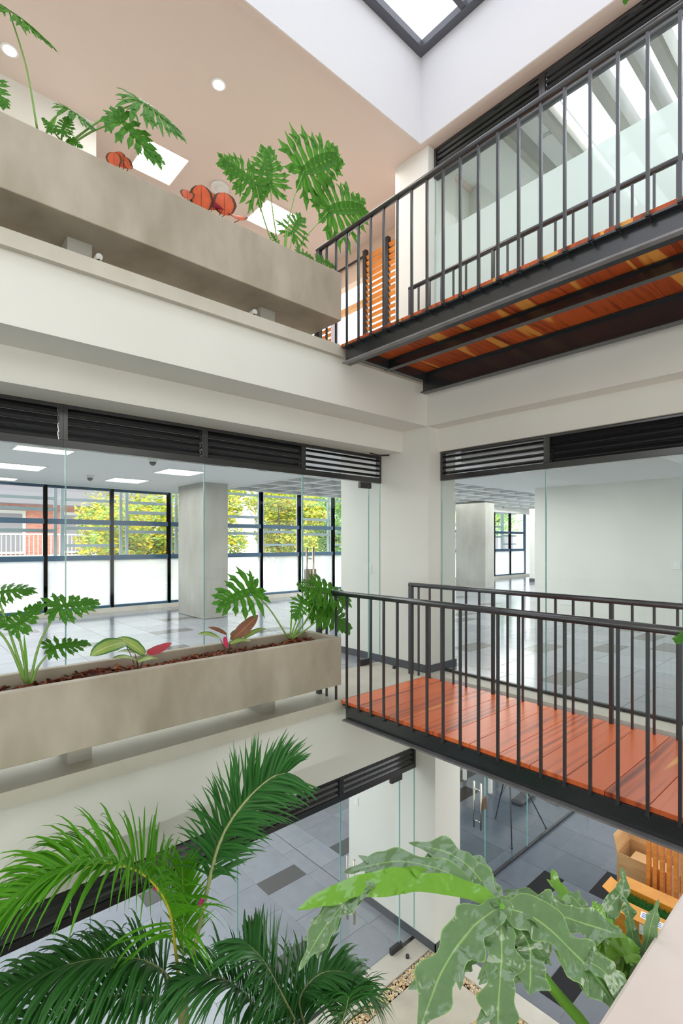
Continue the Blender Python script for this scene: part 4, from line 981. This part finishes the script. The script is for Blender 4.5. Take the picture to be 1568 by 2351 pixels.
# ================================================================ upper shutters
def shutter(y0, y1, lab, posts):
    t = thing('louvred_shutter', lab, 'shutter', (5.22, (y0+y1)/2, F2))
    for y in posts: B(5.19, 5.25, y-.03, y+.03, F2, 5.72).build('stile', 'black', t)
    mb = MB(); z = F2+.06
    while z < 5.63:
        mb.obox((5.22, (y0+y1)/2, z), Vector((0, 1, 0)), Vector((.42, 0, -.907)), Vector((.907, 0, .42)), (y1-y0)/2, .027, .006); z += .087
    mb.build('slats', 'slat', t)
    return t
shutter(4.40, 5.29, 'orange wooden louvred shutter right of the bright opening', (5.29, 4.85, 4.42))
shutter(6.0, 7.6, 'orange wooden louvred shutter half hidden under the upper planter', (6.42, 7.2))
struct('trim_8', B(5.18, 5.28, 5.92, 6.02, F2, 5.44), 'lavender')
struct('trim_9', B(5.24, 5.27, 5.3, 8.0, 5.67, 5.69), 'black')
solo('roof_joist', B(5.9, 6.0, 4.2, 7.8, 5.42, 5.50), 'card', 'pale wooden joist just outside the bright upper opening', 'joist')

# ================================================================ ground floor room things
def cardboard_box(x0, x1, y0, y1, z0, z1, m, lab, flaps):
    t = thing('cardboard_box', lab, 'box', ((x0+x1)/2, (y0+y1)/2, z0)); w = .006
    mb = MB(); mb.box(x0, x1, y0, y1, z0, z0+w).box(x0, x0+w, y0, y1, z0+w, z1).box(x1-w, x1, y0, y1, z0+w, z1).box(x0+w, x1-w, y0, y0+w, z0+w, z1).box(x0+w, x1-w, y1-w, y1, z0+w, z1)
    mb.build('carton', m, t)
    for side, ang, ln in flaps:
        a = math.radians(ang)
        if side == 'y1': c = Vector(((x0+x1)/2, y1+math.cos(a)*ln/2, z1+math.sin(a)*ln/2)); MB().obox(c, Vector((1, 0, 0)), Vector((0, math.cos(a), math.sin(a))), Vector((0, -math.sin(a), math.cos(a))), (x1-x0)/2, ln/2, .003).build('flap', m, t)
        if side == 'x0': c = Vector((x0-math.cos(a)*ln/2, (y0+y1)/2, z1+math.sin(a)*ln/2)); MB().obox(c, Vector((0, 1, 0)), Vector((-math.cos(a), 0, math.sin(a))), Vector((math.sin(a), 0, math.cos(a))), (y1-y0)/2, ln/2, .003).build('flap', m, t)
        if side == 'x1': c = Vector((x1+math.cos(a)*ln/2, (y0+y1)/2, z1+math.sin(a)*ln/2)); MB().obox(c, Vector((0, 1, 0)), Vector((math.cos(a), 0, math.sin(a))), Vector((-math.sin(a), 0, math.cos(a))), (y1-y0)/2, ln/2, .003).build('flap', m, t)
    return t
bx = cardboard_box(6.62, 6.90, 1.72, 2.44, FG, -2.86, 'card_or', 'open orange taped carton holding artificial grass, with paper labels', (('y1', 25, .10), ('x1', 30, .13), ('x0', -38, .15)))
B(6.615, 6.619, 1.99, 2.11, -3.16, -3.04).build('paper_label', 'paper', bx)
fx, fz = -math.cos(math.radians(-38)), math.sin(math.radians(-38))
for yc, q in ((2.03, .06), (1.90, .08)):
    p = Vector((6.62+fx*q, yc, -2.86+fz*q)); nn = Vector((fz, 0, -fx))
    lb = MB().obox(p+nn*.005, Vector((0, 1, 0)), Vector((fx, 0, fz)), nn, .05, .035, .001).build('paper_label', 'paper', bx)
    w_ = MB()
    for r_ in (-.018, 0, .018): w_.obox(p+nn*.007+Vector((fx, 0, fz))*r_, Vector((0, 1, 0)), Vector((fx, 0, fz)), nn, .036, .004, .0005)
    w_.build('printed_lines', 'blue_ink', lb)
o_ = bx
mb = MB(); LT = {'O': [(0, 0, 0, 4), (0, 4, 2, 4), (2, 4, 2, 0), (2, 0, 0, 0)], 'L': [(0, 0, 0, 4), (0, 0, 2, 0)], 'Y': [(0, 4, 1, 2), (2, 4, 1, 2), (1, 2, 1, 0)], 'N': [(0, 0, 0, 4), (0, 4, 2, 0), (2, 0, 2, 4)], 'A': [(0, 0, 1, 4), (1, 4, 2, 0), (.5, 1.6, 1.5, 1.6)], 'S': [(2, 4, 0, 4), (0, 4, 0, 2), (0, 2, 2, 2), (2, 2, 2, 0), (2, 0, 0, 0)], 'I': [(1, 0, 1, 4)], 'E': [(0, 0, 0, 4), (0, 4, 2, 4), (0, 2, 1.6, 2), (0, 0, 2, 0)], 'D': [(0, 0, 0, 4), (0, 4, 1.6, 3.4), (1.6, 3.4, 1.6, .6), (1.6, .6, 0, 0)], 'M': [(0, 0, 0, 4), (0, 4, 1, 2), (1, 2, 2, 4), (2, 4, 2, 0)]}
for row, word in enumerate(('ONLY', 'MADE')):
    for k, ch in enumerate(word):
        for (x0, y0, x1, y1) in LT[ch]:
            s = .011; o0 = Vector((6.616, 2.20-k*.033-x0*s, -3.16-row*.06+y0*s)); o1 = Vector((6.616, 2.20-k*.033-x1*s, -3.16-row*.06+y1*s))
            d = (o1-o0); mb.obox((o0+o1)/2, Vector((1, 0, 0)), d.normalized(), Vector((1, 0, 0)).cross(d.normalized()), .001, d.length/2+.002, .0028)
mb.build('printed_lettering', 'ink', bx)
mb = MB()
for i in range(1500):
    p = Vector((R.uniform(6.64, 6.88), R.uniform(1.75, 2.41), -2.95)); d = Vector((R.uniform(-.5, .5), R.uniform(-.5, .5), 1)).normalized()
    mb.ribbon([p, p+d*.03, p+d*.055], [.003, .0035, .0005], Vector((1, 0, 0)), .2)
mb.box(6.627, 6.893, 1.727, 2.433, FG+.007, -2.95)
o = mb.build('artificial_grass', 'palm_lo'); o['kind'] = 'stuff'; o['label'] = 'green artificial grass packed in the orange carton'; o['category'] = 'artificial grass'
b2 = cardboard_box(7.30, 7.78, 2.0, 2.60, FG, -2.70, 'card', 'open brown carton behind the orange one, tall flap raised', (('y1', 78, .22), ('x1', 80, .15)))
solo('cardboard_box', B(7.34, 7.70, 2.05, 2.50, FG+.008, -2.80), 'card', 'smaller closed carton sitting inside the open brown carton', 'box', bevel=.004)
t = thing('slatted_screen', 'orange brown vertical wooden slat screen beside the cartons', 'screen', (7.2, 1.6, FG))
for i in range(9):
    y = 2.19-i*.075
    B(7.18, 7.25, y-.021, y+.021, -3.02, -1.6).build('slat', 'slat', t)
B(7.25, 7.28, 1.5, 2.2, -1.75, -1.68).box(7.25, 7.28, 1.5, 2.2, -3.0, -2.95).build('rail', 'slat', t)
B(7.252, 7.278, 1.5, 1.54, FG, -3.0).box(7.252, 7.278, 2.1, 2.14, FG, -3.0).build('foot', 'black', t)

t = thing('tripod_stand', 'thin black tripod stand behind the glass partition', 'tripod', (7.7, 4.35, FG))
ap = Vector((7.72, 4.42, -2.10))
for p in ((7.783, 4.713, FG), (7.204, 4.083, FG), (8.117, 3.985, FG)):
    MB().tube([ap, Vector(p)+Vector((0, 0, .012))], [.013, .009], 8).build('leg', 'black', t)
    MB().disc(p, .016, .03, 10).build('rubber_foot', 'black', t)
MB().tube([ap-Vector((0, 0, .35)), ap+Vector((0, 0, .4))], .012, 8).build('centre_column', 'black', t)
for p in ((7.75, 4.6, -2.85), (7.46, 4.25, -2.85), (7.93, 4.2, -2.85)): MB().tube([ap-Vector((0, 0, .35)), Vector(p)], .004, 6).build('brace', 'black', t)
t = thing('desk', 'white legged desk at the back of the ground floor room, mostly hidden', 'desk', (8.9, 5.7, FG))
B(8.4, 9.9, 5.1, 5.95, -2.56, -2.53).build('desk_top', 'plastic', t)
for x, y in ((8.5, 5.26), (8.6, 5.9), (9.8, 5.2), (9.8, 5.9)): B(x-.03, x+.03, y-.03, y+.03, FG, -2.56).build('leg', 'plastic', t)
c = at(1205, 1848, 8.95)
o = solo('equipment_bag', B(-.32, .32, -.11, .11, 0, .09), 'black', 'flat black bag lying on the tiles beside the tripod', 'bag', bevel=.03); o.location = (8.75, 4.72, FG); o.rotation_euler = (0, 0, .1)
o = solo('cardboard_sheet', B(-.3, .3, -.16, .16, 0, .05), 'card', 'flattened cardboard piece on the floor behind the partition', 'cardboard', bevel=.002); o.location = (9.35, 4.28, FG); o.rotation_euler = (0, 0, -.3)

# ================================================================ outside: street, building, trees
struct('ground_street', B(-30, 60, 11.4, 60, -3.7, -3.6), 'street')
t = thing('apartment_building', 'red brick and cream building across the street, at the left', 'building', (0, 24, -3.6))
B(-10, 9.2, 24, 30, .95, 3.0).build('brick_storey', 'brick', t)
B(-10, 8.8, 24.3, 30, -3.6, .35).build('ground_storey', 'render_wall', t)
B(-10.4, 9.6, 23.2, 30, 3.0, 3.05).box(-10.4, 9.6, 23.2, 30.2, 3.05, 3.75).build('roof', 'roofing', t)
B(-10.2, 9.4, 22.6, 24, .35, .95).build('balcony_slab', 'render_wall', t)
mb = MB()
for i in range(130): mb.box(-10+.15*i, -9.97+.15*i, 22.65, 22.68, .95, 1.75)
mb.box(-10, 9.4, 22.63, 22.70, 1.75, 1.81); mb.build('balcony_railing', 'plastic', t)
for x0, x1 in ((-3.2, -.4), (1.6, 4.1), (5.6, 8.0)):
    f = B(x0-.12, x1+.12, 23.9, 24.0, 1.0, 2.75).build('window', 'plastic', t)
    B(x0, (x0+x1)/2-.05, 23.88, 23.9, 1.1, 2.62).box((x0+x1)/2+.05, x1, 23.88, 23.9, 1.1, 2.62).build('pane', 'roofing', f)
f = B(3.4, 5.6, 24.2, 24.3, -.6, .3).build('window', 'plastic', t); B(3.5, 5.5, 24.18, 24.2, -.5, .2).build('pane', 'roofing', f)
t = thing('apartment_building', 'distant pale building seen through the farthest windows', 'building', (36, 26, -3.6))
B(30, 44, 24, 30, -3.6, 4.2).build('wall', 'render_wall', t)
for k in range(5): B(31+2.5*k, 32.4+2.5*k, 23.9, 24, .2, 2.2).build('window', 'roofing', t)

def tree(x, y, z, rx, rz, n, m, lab, seed, grp='trees across the street'):
    r = random.Random(seed); t = thing('street_tree', lab, 'tree', (x, y, -3.6), grp)
    mb = MB().tube([(x, y, -3.6), (x+.1, y, -1.5), (x, y, z-rz*.7)], [.16, .12, .09], 8)
    for k in range(9):
        a = r.uniform(0, 6.3); q = Vector((math.cos(a)*rx*.8, math.sin(a)*rx*.8, r.uniform(-.2, .7)*rz))
        mb.tube([(x, y, z-rz*.7), Vector((x, y, z-rz*.3))+q*.5, Vector((x, y, z))+q], [.06, .035, .012], 6)
    mb.build('trunk', 'bark', t)
    mb = MB(); blobs = [(Vector((x+r.uniform(-1, 1)*rx*.75, y+r.uniform(-1, 1)*rx*.75, z+r.uniform(-.7, .8)*rz)), r.uniform(.25, .45)*rx) for _ in range(26)]
    for i in range(n):
        c, br = blobs[i % 26]; d = Vector((r.gauss(0, 1), r.gauss(0, 1), r.gauss(0, .6))).normalized(); p = c+d*br*r.uniform(.6, 1.05)
        u = Vector((r.gauss(0, 1), r.gauss(0, 1), r.gauss(0, .5))).normalized(); w = u.cross(d+Vector((.01, .02, .7))).normalized(); s = r.uniform(.035, .075)
        n0 = len(mb.v); mb.v += [tuple(p-u*s*1.6), tuple(p-w*s*.6), tuple(p+u*s*1.6), tuple(p+w*s*.6)]; mb.face([n0, n0+1, n0+2, n0+3])
    mb.build('foliage', m, t)
tree(6.3, 17.5, 1.5, 2.0, 1.5, 15000, 'tree_leaf', 'yellow flowering tree left of the concrete column', 1)
tree(9.2, 18.5, 2.3, 1.7, 1.8, 15000, 'tree_leaf', 'yellow flowering tree just behind the concrete column', 2)
tree(12.8, 18.2, 2.2, 1.8, 1.8, 15000, 'tree_leaf', 'yellow flowering tree right of the concrete column', 3)
tree(16.0, 18.8, 2.3, 1.7, 1.9, 15000, 'tree_green', 'green tree behind the glass door handles', 4)
tree(19.4, 19.5, 2.3, 1.9, 2.0, 15000, 'tree_green', 'green tree at the right end of the left hand windows', 5)
tree(31.0, 19.5, 3.2, 2.6, 1.3, 4000, 'tree_green', 'pale green tree seen through the farthest windows', 6)
